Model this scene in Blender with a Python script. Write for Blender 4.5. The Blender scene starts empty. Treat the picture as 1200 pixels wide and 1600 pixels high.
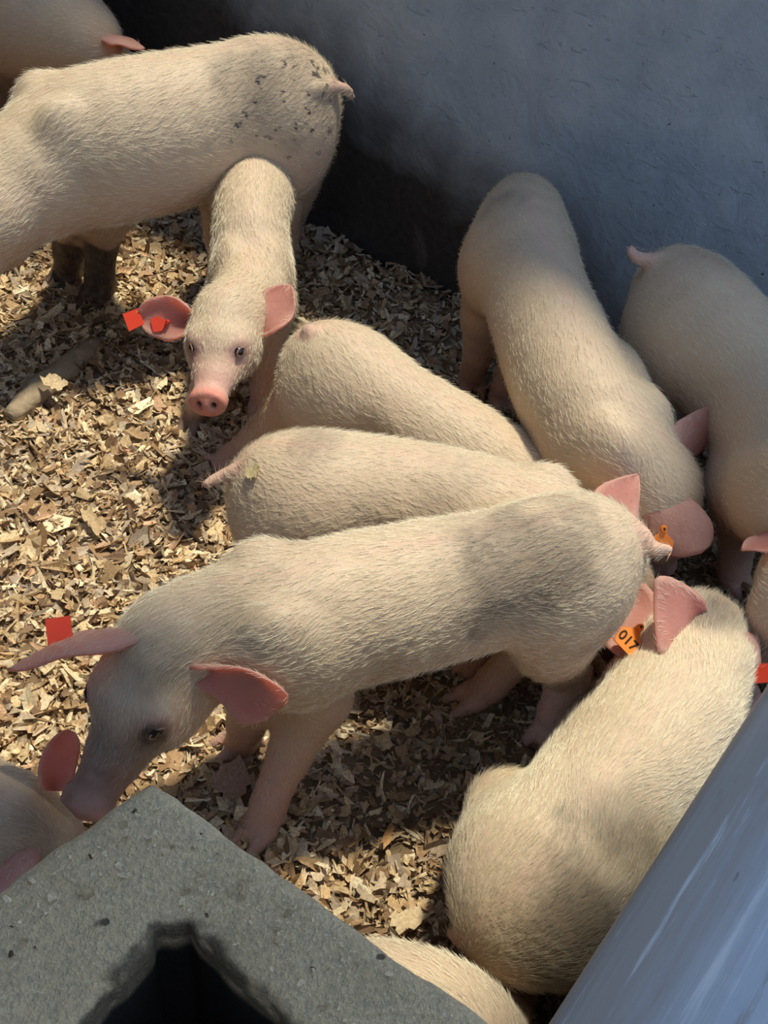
import bpy, bmesh, math, random
import numpy as np
from mathutils import Vector, Matrix

# ------------------------------------------------------------------ camera, world, sun, exposure
sc = bpy.context.scene
COL = sc.collection
H_CAM, PITCH, ROLL, FPX = 1.5, 45.0, 6.0, 1800.0
_p, _r = math.radians(PITCH), math.radians(ROLL)
FWD = np.array([0, math.cos(_p), -math.sin(_p)])
_u0 = np.array([0, math.sin(_p), math.cos(_p)])
_x0 = np.array([1.0, 0, 0])
RGT = math.cos(_r) * _x0 + math.sin(_r) * _u0
UPV = -math.sin(_r) * _x0 + math.cos(_r) * _u0
EYE = np.array([0, 0, H_CAM])


def W(px, py, z=0.0):
    """point of the pen at height z seen at photograph position px, py"""
    d = FWD + (px - 600) / FPX * RGT - (py - 800) / FPX * UPV
    return EYE + d * ((z - H_CAM) / d[2])


def proj(P):
    d = np.asarray(P) - EYE
    w = d @ FWD
    return 600 + FPX * (d @ RGT) / w, 800 - FPX * (d @ UPV) / w


cam = bpy.data.cameras.new('camera')
cam.sensor_fit = 'VERTICAL'
cam.sensor_height = 36.0
cam.lens = 36.0 * FPX / 1600.0
cam.clip_start = 0.05
camo = bpy.data.objects.new('camera', cam)
COL.objects.link(camo)
M = Matrix(((RGT[0], UPV[0], -FWD[0], 0), (RGT[1], UPV[1], -FWD[1], 0), (RGT[2], UPV[2], -FWD[2], H_CAM), (0, 0, 0, 1)))
camo.matrix_world = M
sc.camera = camo

SUN = np.array([0.16, 0.24, 0.95])
SUN /= np.linalg.norm(SUN)
sl = bpy.data.lights.new('sun', 'SUN')
sl.energy = 4.7
sl.angle = math.radians(4.5)
sl.color = (1.0, 0.91, 0.70)
so = bpy.data.objects.new('sun', sl)
so.rotation_euler = Vector(SUN).to_track_quat('Z', 'Y').to_euler()
so.location = (1.5, 0.5, 5)
COL.objects.link(so)

wd = bpy.data.worlds.new('sky')
sc.world = wd
wd.use_nodes = True
nt = wd.node_tree
bg = nt.nodes['Background']
tc = nt.nodes.new('ShaderNodeTexCoord')
sep = nt.nodes.new('ShaderNodeSeparateXYZ')
rmp = nt.nodes.new('ShaderNodeValToRGB')
rmp.color_ramp.elements[0].position = 0.0
rmp.color_ramp.elements[0].color = (0.60, 0.76, 1.0, 1)
rmp.color_ramp.elements[1].position = 1.0
rmp.color_ramp.elements[1].color = (0.42, 0.58, 0.92, 1)
nt.links.new(tc.outputs['Generated'], sep.inputs[0])
nt.links.new(sep.outputs[2], rmp.inputs[0])
nt.links.new(rmp.outputs[0], bg.inputs[0])
bg.inputs[1].default_value = 1.5

sc.view_settings.view_transform = 'Standard'
sc.view_settings.look = 'None'
sc.view_settings.exposure = 0.05
sc.view_settings.gamma = 1.0
sc.view_settings.use_curve_mapping = False
sc.cycles.use_denoising = True
sc.cycles.max_bounces = 6
sc.cycles.transmission_bounces = 4
sc.cycles_curves.shape = 'RIBBONS' if hasattr(sc, 'cycles_curves') else 'RIBBONS'

rng = np.random.default_rng(7)
random.seed(7)


# ------------------------------------------------------------------ helpers
def nrm(v):
    v = np.asarray(v, float)
    return v / max(1e-9, np.linalg.norm(v))


def tag(o, label=None, cat=None, group=None, kind=None):
    if label: o['label'] = label
    if cat: o['category'] = cat
    if group: o['group'] = group
    if kind: o['kind'] = kind
    return o


def mesh_np(name, V, quads=None, tris=None, mats=(), mat_idx=None, parent=None, smooth=True, origin=None):
    """a mesh object from numpy arrays; the origin is put at `origin`"""
    V = np.asarray(V, np.float64)
    loc = np.zeros(3) if origin is None else np.asarray(origin, float)
    if parent is not None:
        loc = np.asarray(parent.get('_o', (0, 0, 0)), float) if False else np.array(ORIG.get(parent.name, (0, 0, 0)), float)
    V = V - loc
    me = bpy.data.meshes.new(name)
    loops, starts, tot = [], [], []
    n = 0
    if quads is not None and len(quads):
        q = np.asarray(quads, np.int32)
        loops.append(q.ravel()); starts.append(np.arange(len(q)) * 4 + n); tot.append(np.full(len(q), 4)); n += q.size
    if tris is not None and len(tris):
        q = np.asarray(tris, np.int32)
        loops.append(q.ravel()); starts.append(np.arange(len(q)) * 3 + n); tot.append(np.full(len(q), 3)); n += q.size
    loops = np.concatenate(loops).astype(np.int32)
    starts = np.concatenate(starts).astype(np.int32)
    me.vertices.add(len(V))
    me.vertices.foreach_set('co', V.astype(np.float32).ravel())
    me.loops.add(len(loops))
    me.loops.foreach_set('vertex_index', loops)
    me.polygons.add(len(starts))
    me.polygons.foreach_set('loop_start', starts)
    me.update(calc_edges=True)
    me.validate()
    for m in mats:
        me.materials.append(m)
    if mat_idx is not None:
        me.polygons.foreach_set('material_index', np.asarray(mat_idx, np.int32))
    me.polygons.foreach_set('use_smooth', np.full(len(me.polygons), smooth))
    o = bpy.data.objects.new(name, me)
    COL.objects.link(o)
    if parent is not None:
        o.parent = parent
    else:
        o.location = loc
        ORIG[o.name] = tuple(loc)
    return o


ORIG = {}


def vcol(me, name, arr):
    a = me.attributes.new(name, 'FLOAT_COLOR', 'POINT')
    a.data.foreach_set('color', np.asarray(arr, np.float32).ravel())


def bm_obj(name, bm, mats, parent=None, origin=None, smooth=False):
    bm.verts.index_update()
    V = np.array([v.co[:] for v in bm.verts])
    me = bpy.data.meshes.new(name)
    loc = np.array(ORIG.get(parent.name, (0, 0, 0)), float) if parent is not None else (np.zeros(3) if origin is None else np.asarray(origin, float))
    for v in bm.verts:
        v.co -= Vector(loc)
    bm.to_mesh(me)
    bm.free()
    for m in mats:
        me.materials.append(m)
    me.polygons.foreach_set('use_smooth', np.full(len(me.polygons), smooth))
    o = bpy.data.objects.new(name, me)
    COL.objects.link(o)
    if parent is not None:
        o.parent = parent
    else:
        o.location = loc
        ORIG[o.name] = tuple(loc)
    return o


# cheap value noise on points (numpy)
def _hash(i, j, k, s):
    n = (i * 374761393 + j * 668265263 + k * 2147483647 + s * 1274126177) & 0xffffffff
    n = ((n ^ (n >> 13)) * 1274126177) & 0xffffffff
    return ((n ^ (n >> 16)) & 0xffff) / 65535.0


def noise(P, scale, seed=0):
    q = np.asarray(P) * scale
    f = np.floor(q).astype(np.int64)
    t = q - f
    t = t * t * (3 - 2 * t)
    out = 0
    for a in (0, 1):
        for b in (0, 1):
            for c in (0, 1):
                w = (t[:, 0] if a else 1 - t[:, 0]) * (t[:, 1] if b else 1 - t[:, 1]) * (t[:, 2] if c else 1 - t[:, 2])
                out = out + w * _hash(f[:, 0] + a, f[:, 1] + b, f[:, 2] + c, seed)
    return out


def fbm(P, scale, seed=0, n=3):
    return sum(noise(P, scale * 2 ** i, seed + i) * 0.5 ** i for i in range(n)) / sum(0.5 ** i for i in range(n))


def sstep(a, b, x):
    t = np.clip((x - a) / (b - a), 0, 1)
    return t * t * (3 - 2 * t)


# ------------------------------------------------------------------ materials
def new_mat(name):
    m = bpy.data.materials.new(name)
    m.use_nodes = True
    return m, m.node_tree, m.node_tree.nodes['Principled BSDF']


def N(t, kind, **kw):
    n = t.nodes.new(kind)
    for k, v in kw.items():
        setattr(n, k, v)
    return n


def mixc(t, fac, a, b, blend='MIX'):
    n = t.nodes.new('ShaderNodeMix')
    n.data_type = 'RGBA'
    n.blend_type = blend
    for sock, val in ((n.inputs[0], fac), (n.inputs[6], a), (n.inputs[7], b)):
        if hasattr(val, 'is_linked') or hasattr(val, 'links'):
            t.links.new(val, sock)
        else:
            sock.default_value = val if not isinstance(val, tuple) else (*val, 1.0)[:4]
    return n.outputs[2]


def mathn(t, op, a, b=None, c=None):
    n = t.nodes.new('ShaderNodeMath')
    n.operation = op
    for i, v in enumerate((a, b, c)):
        if v is None: continue
        if hasattr(v, 'links'): t.links.new(v, n.inputs[i])
        else: n.inputs[i].default_value = v
    return n.outputs[0]


def ntex(t, scale, detail=4, rough=0.55, vec=None, dist=0.0):
    n = t.nodes.new('ShaderNodeTexNoise')
    n.inputs['Scale'].default_value = scale
    n.inputs['Detail'].default_value = detail
    n.inputs['Roughness'].default_value = rough
    n.inputs['Distortion'].default_value = dist
    if vec is not None: t.links.new(vec, n.inputs['Vector'])
    return n.outputs['Fac']


def ramp(t, fac, stops):
    n = t.nodes.new('ShaderNodeValToRGB')
    e = n.color_ramp.elements
    while len(e) < len(stops): e.new(0.5)
    for i, (p, c) in enumerate(stops):
        e[i].position = p
        e[i].color = (*c, 1) if isinstance(c, tuple) else (c, c, c, 1)
    t.links.new(fac, n.inputs[0])
    return n.outputs[0]


def bump(t, bsdf, height, strength, dist):
    b = t.nodes.new('ShaderNodeBump')
    b.inputs['Strength'].default_value = strength
    b.inputs['Distance'].default_value = dist
    t.links.new(height, b.inputs['Height'])
    t.links.new(b.outputs[0], bsdf.inputs['Normal'])


def objvec(t):
    return t.nodes.new('ShaderNodeTexCoord').outputs['Object']


def simple(name, col, rough=0.6, spec=0.4, metal=0.0):
    m, t, b = new_mat(name)
    b.inputs['Base Color'].default_value = (*col, 1)
    b.inputs['Roughness'].default_value = rough
    b.inputs['Specular IOR Level'].default_value = spec
    b.inputs['Metallic'].default_value = metal
    return m


def skin_material(name, cream, pink, hairtint=1.0):
    m, t, b = new_mat(name)
    at = N(t, 'ShaderNodeAttribute', attribute_name='tone')
    sp = t.nodes.new('ShaderNodeSeparateColor')
    t.links.new(at.outputs['Color'], sp.inputs[0])
    v = objvec(t)
    n1 = ntex(t, 9, 4, vec=v)
    n2 = ntex(t, 60, 4, vec=v)
    pk = mathn(t, 'ADD', sp.outputs[0], mathn(t, 'MULTIPLY', mathn(t, 'SUBTRACT', n1, 0.5), 0.45))
    pk = mathn(t, 'MINIMUM', mathn(t, 'MAXIMUM', pk, 0.0), 1.0)
    c = mixc(t, pk, cream, pink)
    c = mixc(t, at.outputs['Alpha'], c, (0.60, 0.20, 0.14))
    # greyish smudges of mud, plus shade painted into nostrils and an eye
    dm = mathn(t, 'MULTIPLY', sp.outputs[1], mathn(t, 'ADD', 0.55, mathn(t, 'MULTIPLY', n2, 0.8)))
    dm = mathn(t, 'MINIMUM', dm, 1.0)
    c = mixc(t, dm, c, (0.07, 0.052, 0.04))
    # dark speckles where the third channel allows
    n3 = ntex(t, 48, 2, vec=v)
    spk = mathn(t, 'MULTIPLY', sp.outputs[2], ramp(t, n3, [(0.60, 0.0), (0.68, 1.0)]))
    c = mixc(t, spk, c, (0.06, 0.045, 0.04))
    # small brown flecks all over
    n4 = ntex(t, 170, 1, vec=v)
    c = mixc(t, ramp(t, n4, [(0.74, 0.0), (0.80, 0.55)]), c, (0.2, 0.13, 0.08))
    t.links.new(c, b.inputs['Base Color'])
    b.inputs['Roughness'].default_value = 0.55
    b.inputs['Specular IOR Level'].default_value = 0.25
    b.inputs['Subsurface Weight'].default_value = 0.12
    b.inputs['Subsurface Radius'].default_value = (0.012, 0.005, 0.003)
    b.inputs['Subsurface Scale'].default_value = 1.0
    h = mathn(t, 'ADD', ntex(t, 130, 5, vec=v), mathn(t, 'MULTIPLY', ntex(t, 30, 3, vec=v), 1.2))
    bump(t, b, h, 0.35, 0.004)
    return m


def ear_material(name, outer, inner):
    m, t, b = new_mat(name)
    at = N(t, 'ShaderNodeAttribute', attribute_name='tone')
    sp = t.nodes.new('ShaderNodeSeparateColor')
    t.links.new(at.outputs['Color'], sp.inputs[0])
    v = objvec(t)
    c = mixc(t, sp.outputs[0], outer, inner)
    n1 = ntex(t, 40, 4, vec=v)
    c = mixc(t, ramp(t, n1, [(0.35, 0.0), (0.7, 0.45)]), c, tuple(x * 0.72 for x in inner))
    n2 = ntex(t, 110, 2, vec=v)
    c = mixc(t, ramp(t, n2, [(0.70, 0.0), (0.78, 0.6)]), c, (0.16, 0.06, 0.05))
    dm = mathn(t, 'MULTIPLY', sp.outputs[1], 0.9)
    c = mixc(t, dm, c, (0.05, 0.03, 0.025))
    t.links.new(c, b.inputs['Base Color'])
    b.inputs['Roughness'].default_value = 0.5
    b.inputs['Specular IOR Level'].default_value = 0.3
    tr = t.nodes.new('ShaderNodeBsdfTranslucent')
    tr.inputs[0].default_value = (1.0, 0.40, 0.26, 1)
    mx = t.nodes.new('ShaderNodeMixShader')
    mx.inputs[0].default_value = 0.48
    t.links.new(b.outputs[0], mx.inputs[1])
    t.links.new(tr.outputs[0], mx.inputs[2])
    t.links.new(mx.outputs[0], t.nodes['Material Output'].inputs[0])
    bump(t, b, ntex(t, 160, 4, vec=v), 0.3, 0.003)
    return m


def hair_material(name, col):
    m, t, b = new_mat(name)
    t.nodes.remove(b)
    at = N(t, 'ShaderNodeAttribute', attribute_name='coat')
    sp = t.nodes.new('ShaderNodeSeparateColor')
    t.links.new(at.outputs['Color'], sp.inputs[0])
    hc = mixc(t, sp.outputs[1], col, (0.11, 0.095, 0.08))
    hc = mixc(t, mathn(t, 'MULTIPLY', sp.outputs[2], 0.25), hc, (0.10, 0.085, 0.07))
    hc = mixc(t, mathn(t, 'MULTIPLY', sp.outputs[0], 0.4), hc, (0.74, 0.58, 0.47))
    d = t.nodes.new('ShaderNodeBsdfDiffuse')
    tr = t.nodes.new('ShaderNodeBsdfTranslucent')
    t.links.new(hc, d.inputs[0]); t.links.new(hc, tr.inputs[0])
    gl = t.nodes.new('ShaderNodeBsdfGlossy')
    gl.inputs['Roughness'].default_value = 0.35
    gl.inputs[0].default_value = (0.9, 0.88, 0.8, 1)
    m1 = t.nodes.new('ShaderNodeMixShader'); m1.inputs[0].default_value = 0.35
    m2 = t.nodes.new('ShaderNodeMixShader'); m2.inputs[0].default_value = 0.10
    t.links.new(d.outputs[0], m1.inputs[1]); t.links.new(tr.outputs[0], m1.inputs[2])
    t.links.new(m1.outputs[0], m2.inputs[1]); t.links.new(gl.outputs[0], m2.inputs[2])
    t.links.new(m2.outputs[0], t.nodes['Material Output'].inputs[0])
    return m


SKIN = skin_material('pig_skin', (0.51, 0.415, 0.285), (0.54, 0.325, 0.26))
EAR = ear_material('pig_ear_skin', (0.68, 0.52, 0.43), (0.64, 0.37, 0.31))
HAIR = hair_material('pig_hair', (0.85, 0.80, 0.62))
EYE_M = simple('eye_black', (0.012, 0.009, 0.008), 0.12, 0.6)
LASH_M = simple('eyelid_pink', (0.30, 0.18, 0.14), 0.8, 0.1)
TAG_ORANGE = simple('tag_orange', (0.78, 0.24, 0.035), 0.45, 0.4)
TAG_RED = simple('tag_red', (0.72, 0.06, 0.025), 0.4, 0.4)
TAG_INK = simple('tag_ink', (0.035, 0.02, 0.012), 0.6, 0.2)


# ------------------------------------------------------------------ signed distance modelling of the pigs
class Grid:
    FAR = 0.06

    def __init__(s, lo, hi, h):
        s.h = h
        s.lo = np.floor(np.asarray(lo) / h) * h
        s.n = np.ceil((np.asarray(hi) - s.lo) / h).astype(int) + 1
        s.D = np.full(s.n, s.FAR, np.float32)

    def _box(s, lo, hi):
        a = np.clip(np.floor((lo - s.lo) / s.h).astype(int), 0, s.n)
        b = np.clip(np.ceil((hi - s.lo) / s.h).astype(int) + 1, 0, s.n)
        if np.any(b <= a): return None
        ax = [s.lo[i] + s.h * np.arange(a[i], b[i]) for i in range(3)]
        X, Y, Z = np.meshgrid(*ax, indexing='ij')
        return tuple(slice(a[i], b[i]) for i in range(3)), X, Y, Z

    def seg(s, a, b, ra, rb, up=(0, 0, 1), k=0.01, sub=False):
        """tapered capsule with an elliptic section; ra = (lateral, vertical)"""
        a = np.asarray(a, float); b = np.asarray(b, float)
        ra = (ra, ra) if np.isscalar(ra) else ra
        rb = (rb, rb) if np.isscalar(rb) else rb
        R = max(max(ra), max(rb)) + k + 0.05
        r = s._box(np.minimum(a, b) - R, np.maximum(a, b) + R)
        if r is None: return
        sl, X, Y, Z = r
        ab = b - a
        l2 = max(ab @ ab, 1e-10)
        T = nrm(ab) if l2 > 1e-9 else np.array([1., 0, 0])
        L = np.cross(up, T)
        if np.linalg.norm(L) < 1e-3: L = np.cross((0, 1, 0), T)
        L = nrm(L); U = np.cross(T, L)
        vx, vy, vz = X - a[0], Y - a[1], Z - a[2]
        t = np.clip((vx * ab[0] + vy * ab[1] + vz * ab[2]) / l2, 0, 1)
        vx = vx - t * ab[0]; vy = vy - t * ab[1]; vz = vz - t * ab[2]
        rl = ra[0] + (rb[0] - ra[0]) * t
        ru = ra[1] + (rb[1] - ra[1]) * t
        rt = np.minimum(rl, ru)
        pl = vx * L[0] + vy * L[1] + vz * L[2]
        pu = vx * U[0] + vy * U[1] + vz * U[2]
        pt = vx * T[0] + vy * T[1] + vz * T[2]
        k0 = np.sqrt((pl / rl) ** 2 + (pu / ru) ** 2 + (pt / rt) ** 2)
        k1 = np.sqrt((pl / rl ** 2) ** 2 + (pu / ru ** 2) ** 2 + (pt / rt ** 2) ** 2)
        d = np.where(k1 > 1e-6, k0 * (k0 - 1) / np.maximum(k1, 1e-6), -rt)
        s._put(sl, d, k, sub)

    def ell(s, c, axes, radii, k=0.02, sub=False):
        c = np.asarray(c, float)
        R = max(radii) + k + 0.05
        r = s._box(c - R, c + R)
        if r is None: return
        sl, X, Y, Z = r
        v = np.stack([X - c[0], Y - c[1], Z - c[2]], -1)
        q = np.stack([v @ np.asarray(ax, float) for ax in axes], -1)
        rad = np.asarray(radii, float)
        k0 = np.sqrt(((q / rad) ** 2).sum(-1)); k1 = np.sqrt(((q / rad ** 2) ** 2).sum(-1))
        d = np.where(k1 > 1e-6, k0 * (k0 - 1) / np.maximum(k1, 1e-6), -rad.min())
        s._put(sl, d, k, sub)

    def disc(s, c, axis, L, half, rl, ru, rnd=0.006, k=0.01):
        c = np.asarray(c, float)
        R = max(rl, ru, half) + k + 0.05
        r = s._box(c - R, c + R)
        if r is None: return
        sl, X, Y, Z = r
        T = nrm(axis); L = nrm(L); U = np.cross(T, L)
        v = np.stack([X - c[0], Y - c[1], Z - c[2]], -1)
        pt, pl, pu = v @ T, v @ L, v @ U
        kk = np.sqrt((pl / rl) ** 2 + (pu / ru) ** 2)
        dr = (kk - 1) * min(rl, ru) + rnd
        dz = np.abs(pt) - half + rnd
        d = np.minimum(np.maximum(dr, dz), 0) + np.sqrt(np.maximum(dr, 0) ** 2 + np.maximum(dz, 0) ** 2) - rnd
        s._put(sl, d, k, False)

    def _put(s, sl, d, k, sub):
        A = s.D[sl]
        if sub:
            hh = np.clip(0.5 - 0.5 * (A + d) / k, 0, 1)
            s.D[sl] = (A * (1 - hh) + (-d) * hh + k * hh * (1 - hh)).astype(np.float32)
        else:
            hh = np.clip(0.5 + 0.5 * (A - d) / k, 0, 1)
            s.D[sl] = (A * (1 - hh) + d * hh - k * hh * (1 - hh)).astype(np.float32)

    def at(s, p):
        i = np.clip(np.round((np.asarray(p) - s.lo) / s.h).astype(int), 0, s.n - 1)
        return s.D[tuple(i)]

    def hit(s, start, direction, maxd=0.3):
        d = nrm(direction)
        q = np.asarray(start, float)
        t = 0
        while t < maxd:
            if s.at(q + d * t) <= 0: return q + d * t
            t += s.h * 0.4
        return q + d * maxd * 0.5

    def surface(s):
        """surface nets"""
        D = s.D
        neg = D < 0
        nx, ny, nz = D.shape
        cnt = np.zeros((nx - 1, ny - 1, nz - 1), np.int8)
        for a in (0, 1):
            for b in (0, 1):
                for c in (0, 1):
                    cnt += neg[a:nx - 1 + a, b:ny - 1 + b, c:nz - 1 + c]
        act = (cnt > 0) & (cnt < 8)
        idx = np.full(act.shape, -1, np.int64)
        cells = np.argwhere(act)
        idx[act] = np.arange(len(cells))
        acc = np.zeros((len(cells), 3)); num = np.zeros(len(cells))
        ci, cj, ck = cells.T
        corner = {}
        for a in (0, 1):
            for b in (0, 1):
                for c in (0, 1):
                    corner[(a, b, c)] = D[ci + a, cj + b, ck + c].astype(np.float64)
        ks = list(corner)
        for i in range(8):
            for j in range(i + 1, 8):
                A, B = ks[i], ks[j]
                if sum(abs(A[q] - B[q]) for q in range(3)) != 1: continue
                da, db = corner[A], corner[B]
                m = (da < 0) != (db < 0)
                t = np.where(m, da / np.where(m, da - db, 1), 0)
                for q in range(3):
                    acc[:, q] += np.where(m, A[q] + (B[q] - A[q]) * t, 0)
                num += m
        V = s.lo + s.h * (cells + acc / num[:, None])
        quads = []
        for ax in range(3):
            o = [0, 0, 0]; o[ax] = 1
            e1 = neg[:nx - o[0], :ny - o[1], :nz - o[2]]
            e2 = neg[o[0]:, o[1]:, o[2]:]
            ed = np.argwhere(e1 != e2)
            u, v = (ax + 1) % 3, (ax + 2) % 3
            ok = (ed[:, u] > 0) & (ed[:, v] > 0) & (ed[:, u] < D.shape[u] - 1) & (ed[:, v] < D.shape[v] - 1)
            ed = ed[ok]
            fl = neg[tuple(ed.T)]
            def cell(du, dv):
                e = ed.copy(); e[:, u] -= du; e[:, v] -= dv
                return idx[tuple(e.T)]
            q = np.stack([cell(1, 1), cell(0, 1), cell(0, 0), cell(1, 0)], 1)
            q[~fl] = q[~fl][:, ::-1]
            quads.append(q)
        Q = np.concatenate(quads)
        Q = Q[(Q >= 0).all(1)]
        # two passes of gentle smoothing
        for _ in range(2):
            S = np.zeros_like(V); c = np.zeros(len(V))
            for a in range(4):
                for b in (1, 3):
                    np.add.at(S, Q[:, a], V[Q[:, (a + b) % 4]]); np.add.at(c, Q[:, a], 1)
            V = 0.5 * V + 0.5 * S / np.maximum(c, 1)[:, None]
        return V, Q


def catmull(P, n):
    P = np.asarray(P, float)
    m = len(P)
    t = np.linspace(0, m - 1, n)
    out = []
    for x in t:
        i = min(int(x), m - 2); f = x - i
        p1, p2 = P[i], P[i + 1]
        p0 = P[i - 1] if i > 0 else 2 * p1 - p2
        p3 = P[i + 2] if i + 2 < m else 2 * p2 - p1
        out.append(0.5 * (2 * p1 + (p2 - p0) * f + (2 * p0 - 5 * p1 + 4 * p2 - p3) * f * f + (3 * p1 - p0 - 3 * p2 + p3) * f ** 3))
    return np.array(out)


def ear_sheet(base, tip, inner, width, cup=0.55, bend=(0, 0, 0), thick=0.004, shape=None, nu=16, nv=11):
    base = np.asarray(base, float); tip = np.asarray(tip, float)
    mid = (base + tip) / 2 + np.asarray(bend, float)
    u = np.linspace(0, 1, nu)
    C = (1 - u)[:, None] ** 2 * base + 2 * (u * (1 - u))[:, None] * mid + u[:, None] ** 2 * tip
    dC = np.gradient(C, axis=0)
    dC /= np.linalg.norm(dC, axis=1)[:, None]
    inn = np.asarray(inner, float)
    S = np.cross(dC, inn); S /= np.linalg.norm(S, axis=1)[:, None]
    I = np.cross(S, dC)
    wk = shape or ([0, .12, .3, .5, .7, .85, .95, 1], [.50, .72, .95, 1.0, .82, .55, .28, .08])
    w = np.interp(u, *wk) * width
    v = np.linspace(-1, 1, nv)
    cu = cup * (1.5 - 1.1 * u)
    P = np.zeros((nu, nv, 3))
    for i in range(nu):
        ang = v * min(cu[i], 1.45)
        k = max(cu[i], 0.05)
        P[i] = C[i] + S[i] * (np.sin(ang) / k * w[i])[:, None] + I[i] * ((1 - np.cos(ang)) / k * w[i])[:, None]
    # wavy rim
    P += I[:, None, :] * (0.0035 * np.sin(u * 9)[:, None] * np.abs(v)[None, :] ** 2)[:, :, None]
    nrmv = np.cross(np.gradient(P, axis=0), np.gradient(P, axis=1))
    nrmv /= np.maximum(np.linalg.norm(nrmv, axis=2), 1e-9)[:, :, None]
    sgn = np.sign((nrmv * I[:, None, :]).sum())
    nrmv *= sgn
    th = thick * (1.2 - 0.6 * u)[:, None, None]
    A = (P + nrmv * th / 2).reshape(-1, 3)
    B = (P - nrmv * th / 2).reshape(-1, 3)
    n = nu * nv
    q = []
    for i in range(nu - 1):
        for j in range(nv - 1):
            a, b, c, d = i * nv + j, i * nv + j + 1, (i + 1) * nv + j + 1, (i + 1) * nv + j
            f = [a, b, c, d]
            if sgn < 0: f = f[::-1]
            f = f[::-1]
            q.append(f); q.append([x + n for x in f[::-1]])
    ring = [i * nv for i in range(nu)] + [(nu - 1) * nv + j for j in range(1, nv)] + [i * nv + nv - 1 for i in range(nu - 2, -1, -1)]
    for a, b in zip(ring[:-1], ring[1:]):
        q.append([a, b, b + n, a + n])
    V = np.concatenate([A, B])
    vv = np.abs(np.tile(v, nu)); uu = np.repeat(u, nv)
    tone = np.zeros((2 * n, 4))
    tone[:n, 0] = 1 - 0.75 * sstep(0.55, 1.0, vv) - 0.3 * sstep(0.8, 1.0, uu)
    tone[:n, 1] = np.clip(1.15 - uu * 3.2, 0, 1) * (1 - vv) * 0.95
    tone[n:, 0] = 0.25
    surf = lambda uu_, vv_: P[int(round(uu_ * (nu - 1))), int(round((vv_ + 1) / 2 * (nv - 1)))]
    def frame(uu_, vv_):
        i, j = int(round(uu_ * (nu - 1))), int(round((vv_ + 1) / 2 * (nv - 1)))
        return P[i, j], nrmv[i, j], dC[i], S[i]
    fl = np.concatenate([np.repeat(dC, nv, 0) + 0.5 * v_sign(v, nu)[:, None] * np.repeat(S, nv, 0)] * 2)
    rim = np.maximum(sstep(0.7, 1.0, vv), sstep(0.85, 1.0, uu))
    dn = np.concatenate([0.05 + 0.45 * rim, 0.35 + 0.5 * rim])
    return V, np.array(q), tone, frame, fl, dn


HAIRY = True


def v_sign(v, nu):
    return np.tile(v, nu)



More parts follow.
